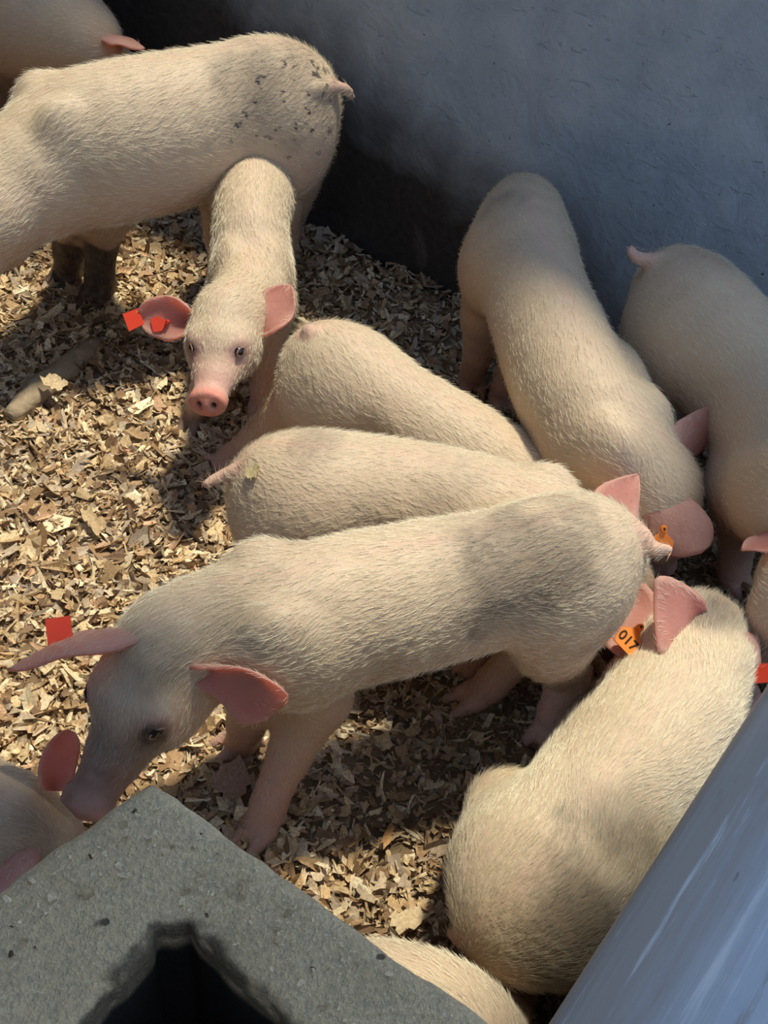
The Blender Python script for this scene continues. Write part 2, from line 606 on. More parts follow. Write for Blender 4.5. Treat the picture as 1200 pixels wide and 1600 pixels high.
def build_pig(spec):
    """spine nodes: (px, py, z, lateral radius, vertical radius), rump first, poll last"""
    sc_ = spec.get('scale', 1.0)
    vox = spec.get('vox', 0.005)
    sp = spec['spine']
    P = np.array([W(a[0], a[1], a[2]) for a in sp])
    Rr = np.array([[a[3], a[4]] for a in sp])
    n = 22
    C = catmull(P, n); R = catmull(Rr, n)
    poll = P[-1]
    snout = W(*spec['snout'])
    F = nrm(snout - poll); HL = np.linalg.norm(snout - poll)
    hs = spec.get('head', 0.25)          # nominal head length; widths scale with it
    upg = np.array(spec.get('head_up', (0, 0, 1.0)), float)
    UH = nrm(upg - F * (upg @ F)); LH = np.cross(UH, F)
    legs = spec['legs']
    pts = [C - 0.2, C + 0.2, [snout - 0.08], [snout + 0.08]]
    for l in legs.values():
        pts.append([W(*q[:3]) - 0.06 for q in l['nodes']]); pts.append([W(*q[:3]) + 0.06 for q in l['nodes']])
    pts = np.concatenate([np.asarray(x) for x in pts])
    lo, hi = pts.min(0), pts.max(0)
    lo[2] = max(lo[2], -0.03)
    g = Grid(lo - 0.01, hi + 0.01, vox)
    # torso
    for i in range(n - 1):
        g.seg(C[i], C[i + 1], tuple(R[i]), tuple(R[i + 1]), k=0.006)
    tk = spec.get('bulk', [])
    for (px, py, z, r) in tk:           # extra soft volumes (haunch, shoulder blade, knee)
        r = (r, r, r) if np.isscalar(r) else r
        T = nrm(C[12] - C[6]); L = nrm(np.cross((0, 0, 1), T))
        g.ell(W(px, py, z), (T, L, np.cross(T, L)), r, k=0.035)
    # shoulder blades, haunches, flank hollow
    ki = spec.get('hip', 2); ks = spec.get('sh', len(sp) - 3)
    for idx, kind in ((ki, 'h'), (ks, 's')):
        c = P[idx]; rl, ru = Rr[idx]
        T = nrm(P[idx + 1] - P[idx - 1]); T[2] *= 0.3; T = nrm(T)
        L = nrm(np.cross((0, 0, 1), T)); U = np.cross(T, L)
        lie = not spec.get('stand', True)
        for s in (-1, 1):
            if kind == 's':
                ax2 = nrm(U + 0.35 * T); ax1 = np.cross(L, ax2)
                g.ell(c + L * s * rl * spec.get('blade', 0.60) + U * ru * 0.12, (ax1, L, ax2), (0.062 * hs / .235, 0.042 * hs / .235, ru * 0.92), k=0.018)
                g.ell(c - T * 0.115 * hs / .235 + L * s * (rl + 0.035 * hs / .235 + max(0, rl - .1) * .4) - U * ru * 0.25, (T, L, U), (0.035, 0.045, 0.06), k=0.03, sub=True) if not spec.get('soft') else None
            elif not lie:
                ax2 = nrm(U - 0.25 * T); ax1 = np.cross(L, ax2)
                g.ell(c + L * s * rl * 0.55 - U * ru * 0.30, (ax1, L, ax2), (0.088 * hs / .235, 0.050 * hs / .235, ru * 0.85), k=0.022)
                g.ell(c + T * 0.125 * hs / .235 + L * s * (rl + 0.040 * hs / .235 + max(0, rl - .1) * .4) + U * ru * 0.05, (T, L, U), (0.040, 0.046, 0.05), k=0.035, sub=True) if not spec.get('soft') else None
    # tail
    if 'tail' in spec:
        tp = [W(*q[:3]) for q in spec['tail']]
        tp = catmull(tp, 9)
        for i in range(8):
            r0 = 0.0135 - 0.0008 * i; r1 = 0.0135 - 0.0008 * (i + 1)
            g.seg(tp[i], tp[i + 1], r0, r1, k=0.012 if i < 2 else 0.003)
    # head
    a = hs
    mz = spec.get('muzzle', 1.0)
    def hp(f, l, u):
        return poll + F * f * HL + LH * l * a + UH * u * a
    if not spec.get('no_head'):
        g.seg(hp(-0.08, 0, -0.04), hp(0.30, 0, -0.02), (0.255 * a, 0.27 * a), (0.235 * a, 0.235 * a), up=UH, k=0.03)
        g.seg(hp(0.30, 0, -0.03), hp(0.62, 0, -0.09), (0.22 * a, 0.22 * a), (0.155 * a * mz, 0.165 * a), up=UH, k=0.02)
        g.seg(hp(0.60, 0, -0.09), hp(0.95, 0, -0.10), (0.155 * a * mz, 0.16 * a), (0.125 * a * mz, 0.12 * a), up=UH, k=0.015)
        g.disc(hp(0.975, 0, -0.085), F + spec.get('disc_up', -0.10) * UH, LH, 0.055 * a, 0.145 * a * mz, 0.118 * a * mz, rnd=0.022 * a, k=0.006)
        for s in (-1, 1):
            g.ell(hp(0.22, s * 0.17, -0.16), (F, LH, UH), (0.22 * a, 0.12 * a, 0.19 * a), k=0.04)
            g.ell(hp(0.34, s * 0.165, 0.085), (F, LH, UH), (0.085 * a, 0.06 * a, 0.05 * a), k=0.025)
        g.seg(hp(0.35, 0, -0.20), hp(0.86, 0, -0.215), (0.14 * a, 0.10 * a), (0.07 * a, 0.05 * a), up=UH, k=0.018)
        for s in (-1, 1):
            nc = hp(0.975, s * 0.058, -0.082) + nrm(F + spec.get('disc_up', -0.10) * UH) * 0.055 * a
            g.ell(nc, (F, LH, UH), (0.05 * a, 0.026 * a, 0.034 * a), k=0.005, sub=True)
    if not spec.get('no_head'):
        for s in (-1, 1):
            g.seg(hp(0.95, s * 0.095, -0.165), hp(0.55, s * 0.165, -0.20), 0.0055, 0.0045, up=UH, k=0.003, sub=True)
    # legs
    hoofs = []
    legpts = []
    for nm, l in legs.items():
        q = [W(*x[:3]) for x in l['nodes']]
        rr = [x[3] for x in l['nodes']]
        for i in range(len(q) - 1):
            g.seg(q[i], q[i + 1], rr[i], rr[i + 1], k=0.03 if i == 0 else (0.016 if i == 1 else 0.01))
            legpts.append((q[i], q[i + 1], i))
        if l.get('hoof', True):
            e, pv = q[-1], q[-2]
            fw = np.array(l.get('toe', nrm(C[12] - C[4])), float); fw[2] = 0; fw = nrm(fw)
            sd = np.cross((0, 0, 1), fw)
            r = rr[-1]
            for s in (-1, 1):
                g.seg(e + sd * s * r * 0.55 + np.array([0, 0, 0.012]), e + fw * r * 1.7 + sd * s * r * 0.62 + np.array([0, 0, -0.004]), r * 0.62, r * 0.34, k=0.005)
                g.seg(e - fw * r * 0.9 + sd * s * r * 0.7 + np.array([0, 0, 0.022]), e - fw * r * 1.25 + sd * s * r * 0.8 + np.array([0, 0, 0.010]), r * 0.32, r * 0.2, k=0.006)
            hoofs.append(e)
    # skin folds at the neck
    for (p0, p1, r) in spec.get('folds', []):
        g.seg(W(*p0), W(*p1), r, r, k=0.02)
    V, Q = g.surface()
    V += 0.0025 * (fbm(V, 14, spec.get('seed', 1))[:, None] - 0.5) * nrm(np.array([0, 0, 1]))
    nb = len(V)
    # ---- tone: pink, mud with painted shade, speckle
    d_sn = np.linalg.norm(V - snout, axis=1)
    pink = 0.16 + np.zeros(nb)
    pink += 0.45 * sstep(0.12, 0.04, d_sn) + 0.5 * sstep(0.05, 0.03, d_sn)
    if 'tail' in spec:
        for q in tp[2:]:
            pink = np.maximum(pink, 0.75 * sstep(0.03, 0.012, np.linalg.norm(V - q, axis=1)))
    low = sstep(0.24, 0.04, V[:, 2]) if spec.get('stand', True) else np.zeros(nb)
    pink += 0.42 * low
    # belly and flanks pinker than the back
    dd = ((V[:, None, :] - C[None, :, :]) ** 2).sum(-1)
    near = dd.argmin(1)
    rel = (V[:, 2] - C[near, 2]) / R[near, 1]
    pink += 0.30 * sstep(0.3, -0.8, rel)
    T = np.gradient(C, axis=0); T /= np.linalg.norm(T, axis=1)[:, None]
    side = np.abs(((V - C[near]) * np.cross((0, 0, 1), T[near])).sum(1)) / R[near, 0]
    pink += 0.35 * sstep(0.22, 0.0, side) * (rel > 0.3) * fbm(V, 20, 5)
    mud = np.zeros(nb)
    for (px, py, z, rad, amt) in spec.get('mud', []):
        c = W(px, py, z)
        dm = np.linalg.norm(V - c, axis=1)
        mud += 1.6 * amt * sstep(rad, rad * 0.25, dm + (fbm(V, 16, 3) - 0.5) * rad * 1.3)
    mud += spec.get('hoof_mud', 0.5) * sstep(0.07, 0.0, V[:, 2]) * fbm(V, 25, 9) * (1.0 if spec.get('stand', True) else 0.3)
    if not spec.get('no_head'):
        for s in (-1, 1):
            mud += 0.9 * sstep(0.05 * a, 0.03 * a, np.linalg.norm(V - hp(0.985, s * 0.058, -0.082), axis=1))  # nostril pits darkened, their shade put into the colour
    spk = np.zeros(nb)
    for (px, py, z, rad, amt) in spec.get('speckle', []):
        spk += amt * sstep(rad, rad * 0.3, np.linalg.norm(V - W(px, py, z), axis=1))
    fz = (V - hp(0.975, 0, -0.085)) @ nrm(F + spec.get('disc_up', -0.10) * UH)
    red = sstep(-0.010, 0.004, fz) * sstep(0.05, 0.035, np.linalg.norm(V - hp(0.975, 0, -0.085), axis=1)) * spec.get('red', 0.35) * (0.35 + 1.1 * fbm(V, 70, 4))
    if spec.get('no_head'): red = red * 0
    tone = np.stack([np.clip(pink, 0, 1), np.clip(mud, 0, 1), np.clip(spk, 0, 1), np.clip(red, 0, 1)], 1)
    # ---- hair flow
    flow = -T[near] + np.array([0, 0, -0.55]) * sstep(0.9, -0.3, rel)[:, None]
    hd = (V - poll) @ F / HL
    onhead = sstep(-0.02, 0.2, hd) * (np.linalg.norm(V - poll, axis=1) < HL * 1.2)
    if spec.get('no_head'): onhead = onhead * 0
    flow = flow * (1 - onhead)[:, None] + onhead[:, None] * (-F + 0.1 * UH)
    legm = np.zeros(nb)
    for (qa, qb, i) in legpts:
        if i == 0: continue
        ab = qb - qa
        t = np.clip(((V - qa) @ ab) / max(ab @ ab, 1e-9), 0, 1)
        dl = np.linalg.norm(V - qa - t[:, None] * ab, axis=1)
        legm = np.maximum(legm, sstep(0.07, 0.035, dl))
    flow = flow * (1 - legm)[:, None] + legm[:, None] * np.array([0, 0, -1.0])
    swirl = (np.stack([fbm(V, 11, 21), fbm(V, 11, 31), fbm(V, 11, 41)], 1) - 0.5) * 1.1
    flow = flow + swirl
    dens = np.ones(nb)
    dens *= sstep(0.045, 0.09, d_sn) if not spec.get('no_head') else 1
    dens *= 0.35 + 0.65 * sstep(0.03, 0.14, V[:, 2])
    hlen = 0.55 + 0.45 * sstep(0.0, 0.12, V[:, 2])
    hlen *= 1 - 0.35 * onhead
    eyes = []
    if spec.get('eyes'):
        for s in (-1, 1):
            st = hp(spec.get('eye_f', 0.42) + .25, s * 0.6, 0.30)
            hit = g.hit(st, hp(spec.get('eye_f', 0.42), 0, -0.03) - st)
            eyes.append((hit, s))
            dens *= sstep(0.014, 0.028, np.linalg.norm(V - hit, axis=1))
            tone[:, 0] = np.clip(tone[:, 0] + 0.5 * sstep(0.035, 0.012, np.linalg.norm(V - hit, axis=1)), 0, 1)
            tone[:, 1] = np.clip(tone[:, 1] + 0.35 * sstep(0.022, 0.012, np.linalg.norm(V - hit, axis=1)), 0, 1)
    # ---- ears joined to the body mesh
    Vs, Qs, Ts = [V], [Q], [tone]
    midx = [np.zeros(len(Q), int)]
    frames = []
    eflow, edens = [], []
    off = nb
    for e in spec.get('ears', []):
        tip = W(*e['tip'])
        base = W(*e['base']) if 'base' in e else hp(0.06, e['side'] * 0.22, 0.13)
        inner = np.array(e['inner'], float)
        ray = nrm(base - EYE)
        for q in range(60):
            if g.at(base + ray * 0.004 * q) < -0.010:
                base = base + ray * 0.004 * q
                break
        ev, eq, et, fr, efl, edn = ear_sheet(base, tip, inner, e.get('w', 0.05), e.get('cup', 0.5), np.array(e.get('bend', (0, 0, 0))), e.get('thick', 0.004), e.get('shape'))
        eflow.append(efl); edens.append(edn)
        Vs.append(ev); Qs.append(eq + off); Ts.append(et); midx.append(np.ones(len(eq), int)); off += len(ev)
        frames.append(fr)
    V = np.concatenate(Vs); Q = np.concatenate(Qs); tone = np.concatenate(Ts); midx = np.concatenate(midx)
    org = np.array([C[:, 0].mean(), C[:, 1].mean(), 0.0])
    o = mesh_np('pig', V, quads=Q, mats=(SKIN, EAR, HAIR), mat_idx=midx, origin=org)
    me = o.data
    vcol(me, 'tone', tone)
    li = np.zeros(len(me.loops), np.int32); me.loops.foreach_get('vertex_index', li)
    ca = me.color_attributes.new('coat', 'BYTE_COLOR', 'CORNER')
    ca.data.foreach_set('color', tone[li].astype(np.float32).ravel())
    tag(o, spec['label'], 'pig', 'pigs in the pen')
    if HAIRY and spec.get('hairs', 9000):
        # comb: per-face UVs whose v axis runs along the hair flow
        Vm = V - org
        nE = off - nb
        fl = np.concatenate([flow] + eflow)
        loops = np.zeros(len(me.loops), np.int32); me.loops.foreach_get('vertex_index', loops)
        nq = len(Q)
        lq = loops.reshape(nq, 4)
        fd = fl[lq].mean(1)
        p = Vm[lq]
        fn = np.cross(p[:, 2] - p[:, 0], p[:, 3] - p[:, 1]); fn /= np.maximum(np.linalg.norm(fn, axis=1), 1e-12)[:, None]
        fd = fd - fn * (fd * fn).sum(1)[:, None]
        fd /= np.maximum(np.linalg.norm(fd, axis=1), 1e-9)[:, None]
        fs = np.cross(fd, fn)
        c = p.mean(1)[:, None, :]
        uu = ((p - c) * fs[:, None, :]).sum(2) * 20 + 0.5
        vv = ((p - c) * fd[:, None, :]).sum(2) * 20 + 0.5
        uvl = me.uv_layers.new(name='comb')
        uvl.data.foreach_set('uv', np.stack([uu, vv], 2).astype(np.float32).ravel())
        vd = o.vertex_groups.new(name='density'); vl = o.vertex_groups.new(name='length')
        dq = np.concatenate([dens] + edens); lq_ = np.concatenate([hlen, np.full(nE, 0.55)])
        for gq, arr in ((vd, dq), (vl, lq_)):
            b8 = np.round(np.clip(arr, 0, 1) * 10).astype(int)
            for k in range(1, 11):
                ids = np.nonzero(b8 == k)[0]
                if len(ids): gq.add(ids.tolist(), k / 10.0, 'REPLACE')
        md = o.modifiers.new('coat', 'PARTICLE_SYSTEM')
        ps = md.particle_system
        st = ps.settings
        st.type = 'HAIR'
        st.use_advanced_hair = True
        st.count = int(spec.get('hairs', 9000))
        st.emit_from = 'FACE'
        st.use_modifier_stack = False
        st.distribution = 'RAND'
        st.hair_step = 2
        ln = spec.get('hair_len', 0.016)
        st.normal_factor = ln / 4 * 0.22
        st.tangent_factor = ln / 4 * 0.95
        st.tangent_phase = spec.get('phase', TPH)
        st.factor_random = ln / 4 * 0.22
        st.render_step = 2
        st.display_step = 2
        st.root_radius = 1.0
        st.tip_radius = 0.25
        st.radius_scale = spec.get('hair_r', 0.00048)
        st.material = 3
        ps.vertex_group_density = 'density'
        ps.vertex_group_length = 'length'
        ps.seed = spec.get('seed', 1)
    for (hit, s) in eyes:
        r = 0.046 * a
        ctr = hit - nrm(LH * s * 0.85 + F * 0.45 + UH * 0.35) * r * 0.55
        bm = bmesh.new()
        bmesh.ops.create_uvsphere(bm, u_segments=16, v_segments=10, radius=r)
        bmesh.ops.translate(bm, verts=bm.verts, vec=Vector(ctr))
        eo = bm_obj('eye', bm, [EYE_M], parent=o, smooth=True)
        # upper and lower lid: a ring lying on the eyeball
        outw = nrm(LH * s * 0.85 + F * 0.45 + UH * 0.35)
        axu = nrm(UH - outw * (UH @ outw)); axf = np.cross(axu, outw)
        ring = []
        nr, ns = 24, 8
        VV, QQ = [], []
        for i in range(nr):
            th = 2 * math.pi * i / nr
            cc = ctr + outw * r * 0.66 + (axf * math.cos(th) * 0.98 + axu * math.sin(th) * spec.get('lid', 0.72)) * r
            rad = (axf * math.cos(th) + axu * math.sin(th))
            for j in range(ns):
                ph = 2 * math.pi * j / ns
                VV.append(cc + (rad * math.cos(ph) + outw * math.sin(ph)) * r * 0.13)
        for i in range(nr):
            for j in range(ns):
                QQ.append([i * ns + j, ((i + 1) % nr) * ns + j, ((i + 1) % nr) * ns + (j + 1) % ns, i * ns + (j + 1) % ns])
        mesh_np('eyelid', VV, quads=QQ, mats=(LASH_M,), parent=o)
    for tg in spec.get('tags', []):
        ear_tag(o, frames[tg['ear']], tg)
    return o


def ear_tag(parent, frame, tg):
    """flag tag on an ear: plate, stud, printed number"""
    p, n, d, s = frame(tg.get('u', 0.55), tg.get('v', 0.0))
    side = tg.get('side', 1)
    nrm_ = n * side
    dx = nrm(np.array(tg['down'], float)); dx = nrm(dx - nrm_ * (dx @ nrm_)) if tg.get('flat', True) else nrm(dx)
    face = nrm(np.array(tg['face'], float)) if 'face' in tg else nrm_
    face = nrm(face - dx * (face @ dx))
    sx = np.cross(face, dx)
    S = tg.get('size', 0.045)
    mat = TAG_RED if tg.get('red') else TAG_ORANGE
    o0 = p + nrm_ * 0.005 + np.array(tg.get('shift', (0, 0, 0)))
    prof = [(-.13, -.10), (-.15, .06), (-.20, .22), (-.42, .40), (-.50, .50), (-.44, 1.02), (-.38, 1.08), (.38, 1.08), (.44, 1.02), (.50, .50), (.42, .40), (.20, .22), (.15, .06), (.13, -.10), (.06, -.17), (-.06, -.17)]
    if tg.get('plain'):
        prof = [(-.45, 0), (-.5, .9), (.5, .9), (.45, 0)]
    bm = bmesh.new()
    th = 0.0011
    fr = [bm.verts.new(Vector(o0 + sx * x * S + dx * y * S + face * th + face * tg.get('curl', 0.0) * y * y)) for x, y in prof]
    bk = [bm.verts.new(Vector(o0 + sx * x * S + dx * y * S - face * th + face * tg.get('curl', 0.0) * y * y)) for x, y in prof]
    bm.faces.new(fr[::-1]); bm.faces.new(bk)
    k = len(prof)
    for i in range(k):
        bm.faces.new((fr[i], fr[(i + 1) % k], bk[(i + 1) % k], bk[i]))
    bmesh.ops.recalc_face_normals(bm, faces=bm.faces)
    to = bm_obj('ear_tag', bm, [mat], parent=parent)
    to['label'] = tg['label']
    if not tg.get('nostud'):
        def cyl(name, c, ax, r, h, m, seg=18):
            bm = bmesh.new()
            bmesh.ops.create_cone(bm, cap_ends=True, segments=seg, radius1=r, radius2=r * 0.8, depth=h)
            q = Vector(ax).to_track_quat('Z', 'Y').to_matrix().to_4x4()
            bmesh.ops.transform(bm, verts=bm.verts, matrix=Matrix.Translation(Vector(c)) @ q)
            ob = bm_obj(name, bm, [m], parent=None, origin=(0, 0, 0))
            ob.data.transform(Matrix.Translation(-Vector(ORIG[parent.name])))
            ob.parent = to
            return ob
        c0 = o0 + dx * tg.get('stud_y', -0.02) * S
        cyl('stud', c0 + face * 0.003, face, S * 0.15, 0.006, mat)
        cyl('stud_hole', c0 + face * 0.0062, face, S * 0.06, 0.001, TAG_INK)
    if tg.get('text'):
        cu = bpy.data.curves.new('printed_number', 'FONT')
        cu.body = tg['text']
        cu.size = S * 0.56
        cu.align_x = 'CENTER'; cu.align_y = 'CENTER'
        cu.extrude = 0.0002
        cu.offset = 0.0004
        cu.materials.append(TAG_INK)
        tmp = bpy.data.objects.new('printed_number', cu)
        mt = bpy.data.meshes.new_from_object(tmp)
        bpy.data.objects.remove(tmp)
        ob = bpy.data.objects.new('printed_number', mt)
        COL.objects.link(ob)
        ob.parent = to
        c0 = o0 + dx * 0.70 * S + face * 0.0016 - np.array(ORIG[parent.name])
        X, Y = sx * tg.get('tx', 1), dx * tg.get('ty', -1)
        Z = np.cross(X, Y)
        ob.matrix_local = Matrix(((X[0], Y[0], Z[0], c0[0]), (X[1], Y[1], Z[1], c0[1]), (X[2], Y[2], Z[2], c0[2]), (0, 0, 0, 1)))
    return to


TPH = 0.0


# ------------------------------------------------------------------ the pen: floor, walls, unseen light-blocking walls and roof
WD = np.array([0.8401, -0.5425, 0.0])       # along the back wall
WN = np.array([-0.5425, -0.8401, 0.0])      # from the back wall into the pen
WA = np.array([-0.285, 2.347, 0.0]) - WN * 0.03 + np.array([0.02, 0.02, 0])
PD = nrm(np.array([0.326, 0.570, 0]) - np.array([0.154, 0.303, 0]))   # along the low side wall
PN = np.array([-PD[1], PD[0], 0.0])         # from it into the pen


def slab(name, a, d, n, length0, length1, thick, z0, z1, mats, bevel=0.0, cuts=0):
    """upright wall: face plane through a along d, body away from n"""
    bm = bmesh.new()
    c = []
    for s in (length0, length1):
        for q in (0.0, -thick):
            for z in (z0, z1):
                c.append(bm.verts.new((s, q, z)))
    f = [(0, 1, 3, 2), (4, 6, 7, 5), (0, 4, 5, 1), (2, 3, 7, 6), (1, 5, 7, 3), (0, 2, 6, 4)]
    for q in f: bm.faces.new([c[i] for i in q])
    bmesh.ops.recalc_face_normals(bm, faces=bm.faces)
    if bevel:
        es = [e for e in bm.edges if all(abs(v.co.z - z1) < 1e-6 for v in e.verts)]
        bmesh.ops.bevel(bm, geom=es, offset=bevel, segments=6, affect='EDGES', profile=0.5)
    me = bpy.data.meshes.new(name)
    bm.to_mesh(me); bm.free()
    for m in mats: me.materials.append(m)
    me.polygons.foreach_set('use_smooth', np.full(len(me.polygons), bevel > 0))
    o = bpy.data.objects.new(name, me)
    COL.objects.link(o)
    o.matrix_world = Matrix(((d[0], n[0], 0, a[0]), (d[1], n[1], 0, a[1]), (0, 0, 1, 0), (0, 0, 0, 1)))
    ORIG[o.name] = tuple(a)
    return o


def wall_material():
    m, t, b = new_mat('painted_wall')
    v = objvec(t)
    s = t.nodes.new('ShaderNodeSeparateXYZ'); t.links.new(v, s.inputs[0])
    big = ntex(t, 2.2, 5, 0.6, v)
    mid = ntex(t, 9, 6, 0.65, v, 0.4)
    fine = ntex(t, 60, 5, 0.6, v)
    col = ramp(t, mid, [(0.25, (0.27, 0.325, 0.38)), (0.55, (0.355, 0.415, 0.47)), (0.8, (0.44, 0.49, 0.53))])
    # grime rubbed on by the animals; its rise to the left paints dimmer light
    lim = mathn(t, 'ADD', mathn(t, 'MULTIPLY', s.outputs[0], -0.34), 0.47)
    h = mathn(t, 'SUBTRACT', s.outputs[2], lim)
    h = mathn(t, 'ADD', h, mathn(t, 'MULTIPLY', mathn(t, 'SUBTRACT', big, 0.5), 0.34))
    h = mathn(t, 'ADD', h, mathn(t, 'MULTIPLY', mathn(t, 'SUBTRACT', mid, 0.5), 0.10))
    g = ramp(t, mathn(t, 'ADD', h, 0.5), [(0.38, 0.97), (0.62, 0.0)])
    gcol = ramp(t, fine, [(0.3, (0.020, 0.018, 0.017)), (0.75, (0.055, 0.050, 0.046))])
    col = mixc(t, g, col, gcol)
    # scuffs and bare patches
    st = t.nodes.new('ShaderNodeMapping'); st.inputs['Scale'].default_value = (3.0, 1, 9.0); st.inputs['Rotation'].default_value = (0, 0.9, 0)
    t.links.new(v, st.inputs[0])
    scr = ntex(t, 6, 5, 0.7, st.outputs[0], 1.2)
    col = mixc(t, ramp(t, scr, [(0.64, 0.0), (0.76, 0.35)]), col, (0.12, 0.115, 0.105))
    pale = ntex(t, 5, 4, 0.6, v, 0.8)
    col = mixc(t, ramp(t, pale, [(0.64, 0.0), (0.78, 0.35)]), col, (0.36, 0.36, 0.34))
    dots = ntex(t, 90, 1, 0.5, v)
    col = mixc(t, ramp(t, dots, [(0.76, 0.0), (0.80, 0.8)]), col, (0.02, 0.02, 0.022))
    t.links.new(col, b.inputs['Base Color'])
    b.inputs['Roughness'].default_value = 0.5
    b.inputs['Specular IOR Level'].default_value = 0.35
    hh = mathn(t, 'ADD', mathn(t, 'MULTIPLY', fine, 0.35), mathn(t, 'MULTIPLY', mid, 0.8))
    hh = mathn(t, 'ADD', hh, mathn(t, 'MULTIPLY', ramp(t, scr, [(0.62, 0.0), (0.72, 1.0)]), -0.6))
    bump(t, b, hh, 0.55, 0.012)
    return m


def partition_material():
    m, t, b = new_mat('painted_low_wall')
    v = objvec(t)
    s = t.nodes.new('ShaderNodeSeparateXYZ'); t.links.new(v, s.inputs[0])
    mp = t.nodes.new('ShaderNodeMapping'); mp.inputs['Scale'].default_value = (1.6, 22, 22)
    t.links.new(v, mp.inputs[0])
    streak = ntex(t, 3.0, 6, 0.65, mp.outputs[0], 0.3)
    n2 = ntex(t, 14, 5, 0.6, v)
    col = ramp(t, n2, [(0.3, (0.36, 0.425, 0.49)), (0.7, (0.45, 0.51, 0.575))])
    # worn brownish band along the rubbed edge
    e = mathn(t, 'ADD', s.outputs[1], mathn(t, 'MULTIPLY', mathn(t, 'SUBTRACT', streak, 0.5), 0.10))
    w = ramp(t, mathn(t, 'ADD', mathn(t, 'MULTIPLY', e, 5.0), 1.0), [(0.52, 0.0), (0.84, 0.95)])
    col = mixc(t, w, col, (0.27, 0.245, 0.215))
    col = mixc(t, ramp(t, streak, [(0.56, 0.0), (0.66, 0.7)]), col, (0.21, 0.18, 0.15))
    col = mixc(t, ramp(t, streak, [(0.30, 0.7), (0.40, 0.0)]), col, (0.60, 0.64, 0.66))
    d = ntex(t, 70, 1, 0.5, v)
    col = mixc(t, ramp(t, d, [(0.76, 0.0), (0.80, 0.8)]), col, (0.03, 0.03, 0.03))
    t.links.new(col, b.inputs['Base Color'])
    b.inputs['Roughness'].default_value = 0.42
    b.inputs['Specular IOR Level'].default_value = 0.4
    bump(t, b, mathn(t, 'ADD', streak, mathn(t, 'MULTIPLY', n2, 0.4)), 0.35, 0.004)
    return m


def concrete_material():
    m, t, b = new_mat('rough_concrete')
    v = objvec(t)
    at = N(t, 'ShaderNodeAttribute', attribute_name='tone')
    sp = t.nodes.new('ShaderNodeSeparateColor'); t.links.new(at.outputs['Color'], sp.inputs[0])
    n1 = ntex(t, 14, 6, 0.65, v)
    n2 = ntex(t, 160, 4, 0.7, v)
    n3 = ntex(t, 320, 2, 0.6, v)
    col = ramp(t, n1, [(0.25, (0.50, 0.385, 0.22)), (0.55, (0.64, 0.505, 0.30)), (0.8, (0.74, 0.595, 0.37))])
    col = mixc(t, ramp(t, n2, [(0.35, 0.5), (0.6, 0.0)]), col, (0.26, 0.23, 0.17))
    col = mixc(t, ramp(t, n3, [(0.60, 0.0), (0.74, 0.7)]), col, (0.72, 0.65, 0.49))
    d = ntex(t, 55, 1, 0.5, v)
    col = mixc(t, ramp(t, d, [(0.75, 0.0), (0.79, 0.85)]), col, (0.04, 0.035, 0.03))
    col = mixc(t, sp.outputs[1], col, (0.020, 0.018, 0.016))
    t.links.new(col, b.inputs['Base Color'])
    b.inputs['Roughness'].default_value = 0.9
    b.inputs['Specular IOR Level'].default_value = 0.2
    bump(t, b, mathn(t, 'ADD', n2, mathn(t, 'MULTIPLY', n3, 0.6)), 0.7, 0.004)
    return m


def soil_material():
    m, t, b = new_mat('damp_litter_base')
    v = objvec(t)
    n = ntex(t, 30, 6, 0.7, v)
    t.links.new(ramp(t, n, [(0.3, (0.09, 0.06, 0.035)), (0.7, (0.22, 0.15, 0.08))]), b.inputs['Base Color'])
    b.inputs['Roughness'].default_value = 0.95
    return m


# dark wall added out of view on the left to cut sky light
lw = slab('wall_left', np.array([-1.9, 0.0, 0]), np.array([0, 1.0, 0]), np.array([1.0, 0, 0]), -0.2, 3.5, 0.12, -0.02, 2.6, [simple('dark_boards', (0.10, 0.085, 0.07), 0.8)])
tag(lw, 'dark board wall of the shed on the left', 'wall', kind='structure')

fw = slab('wall_front', np.array([0.0, -0.9, 0]), np.array([1.0, 0, 0]), np.array([0, 1.0, 0]), -1.9, 0.9, 0.12, -0.02, 2.6, [simple('dark_front_boards', (0.10, 0.085, 0.07), 0.8)])  # added behind the camera to cut sky light from that side
tag(fw, 'dark board wall of the shed behind the photographer', 'wall', kind='structure')

# floor
bm = bmesh.new()
for x, y in ((-3.2, -1.2), (3.2, -1.2), (3.2, 4.6), (-3.2, 4.6)):
    bm.verts.new((x, y, 0.0))
top = bm.faces.new(bm.verts)
r_ = bmesh.ops.extrude_face_region(bm, geom=[top])
for v in r_['geom']:
    if isinstance(v, bmesh.types.BMVert): v.co.z -= 0.08
bmesh.ops.recalc_face_normals(bm, faces=bm.faces)
fl = bm_obj('floor', bm, [soil_material()])
tag(fl, 'dark damp pen floor under the wood shavings', 'floor', kind='structure')

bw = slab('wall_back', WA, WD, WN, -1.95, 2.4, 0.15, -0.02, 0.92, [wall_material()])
ub = slab('wall_upper', WA + np.array([0, 0, 0]), WD, WN, -1.95, -0.42, 0.15, 0.92, 2.6, [simple('dark_upper_boards', (0.10, 0.085, 0.07), 0.8)])  # added out of view to dim the far left corner
tag(ub, 'dark boards above the far end of the rear wall', 'wall', kind='structure')
tag(bw, 'blue grey painted rear wall of the pen with dark grime near its foot', 'wall', kind='structure')

PA = np.array([0.326, 0.570, 0.0]) + PN * 0.012
pw = slab('wall_side', PA, PD, PN, -1.1, 0.24, 0.30, -0.02, 0.75, [partition_material()], bevel=0.022)
tag(pw, 'low light blue side wall with scuffed worn top edge', 'wall', kind='structure')

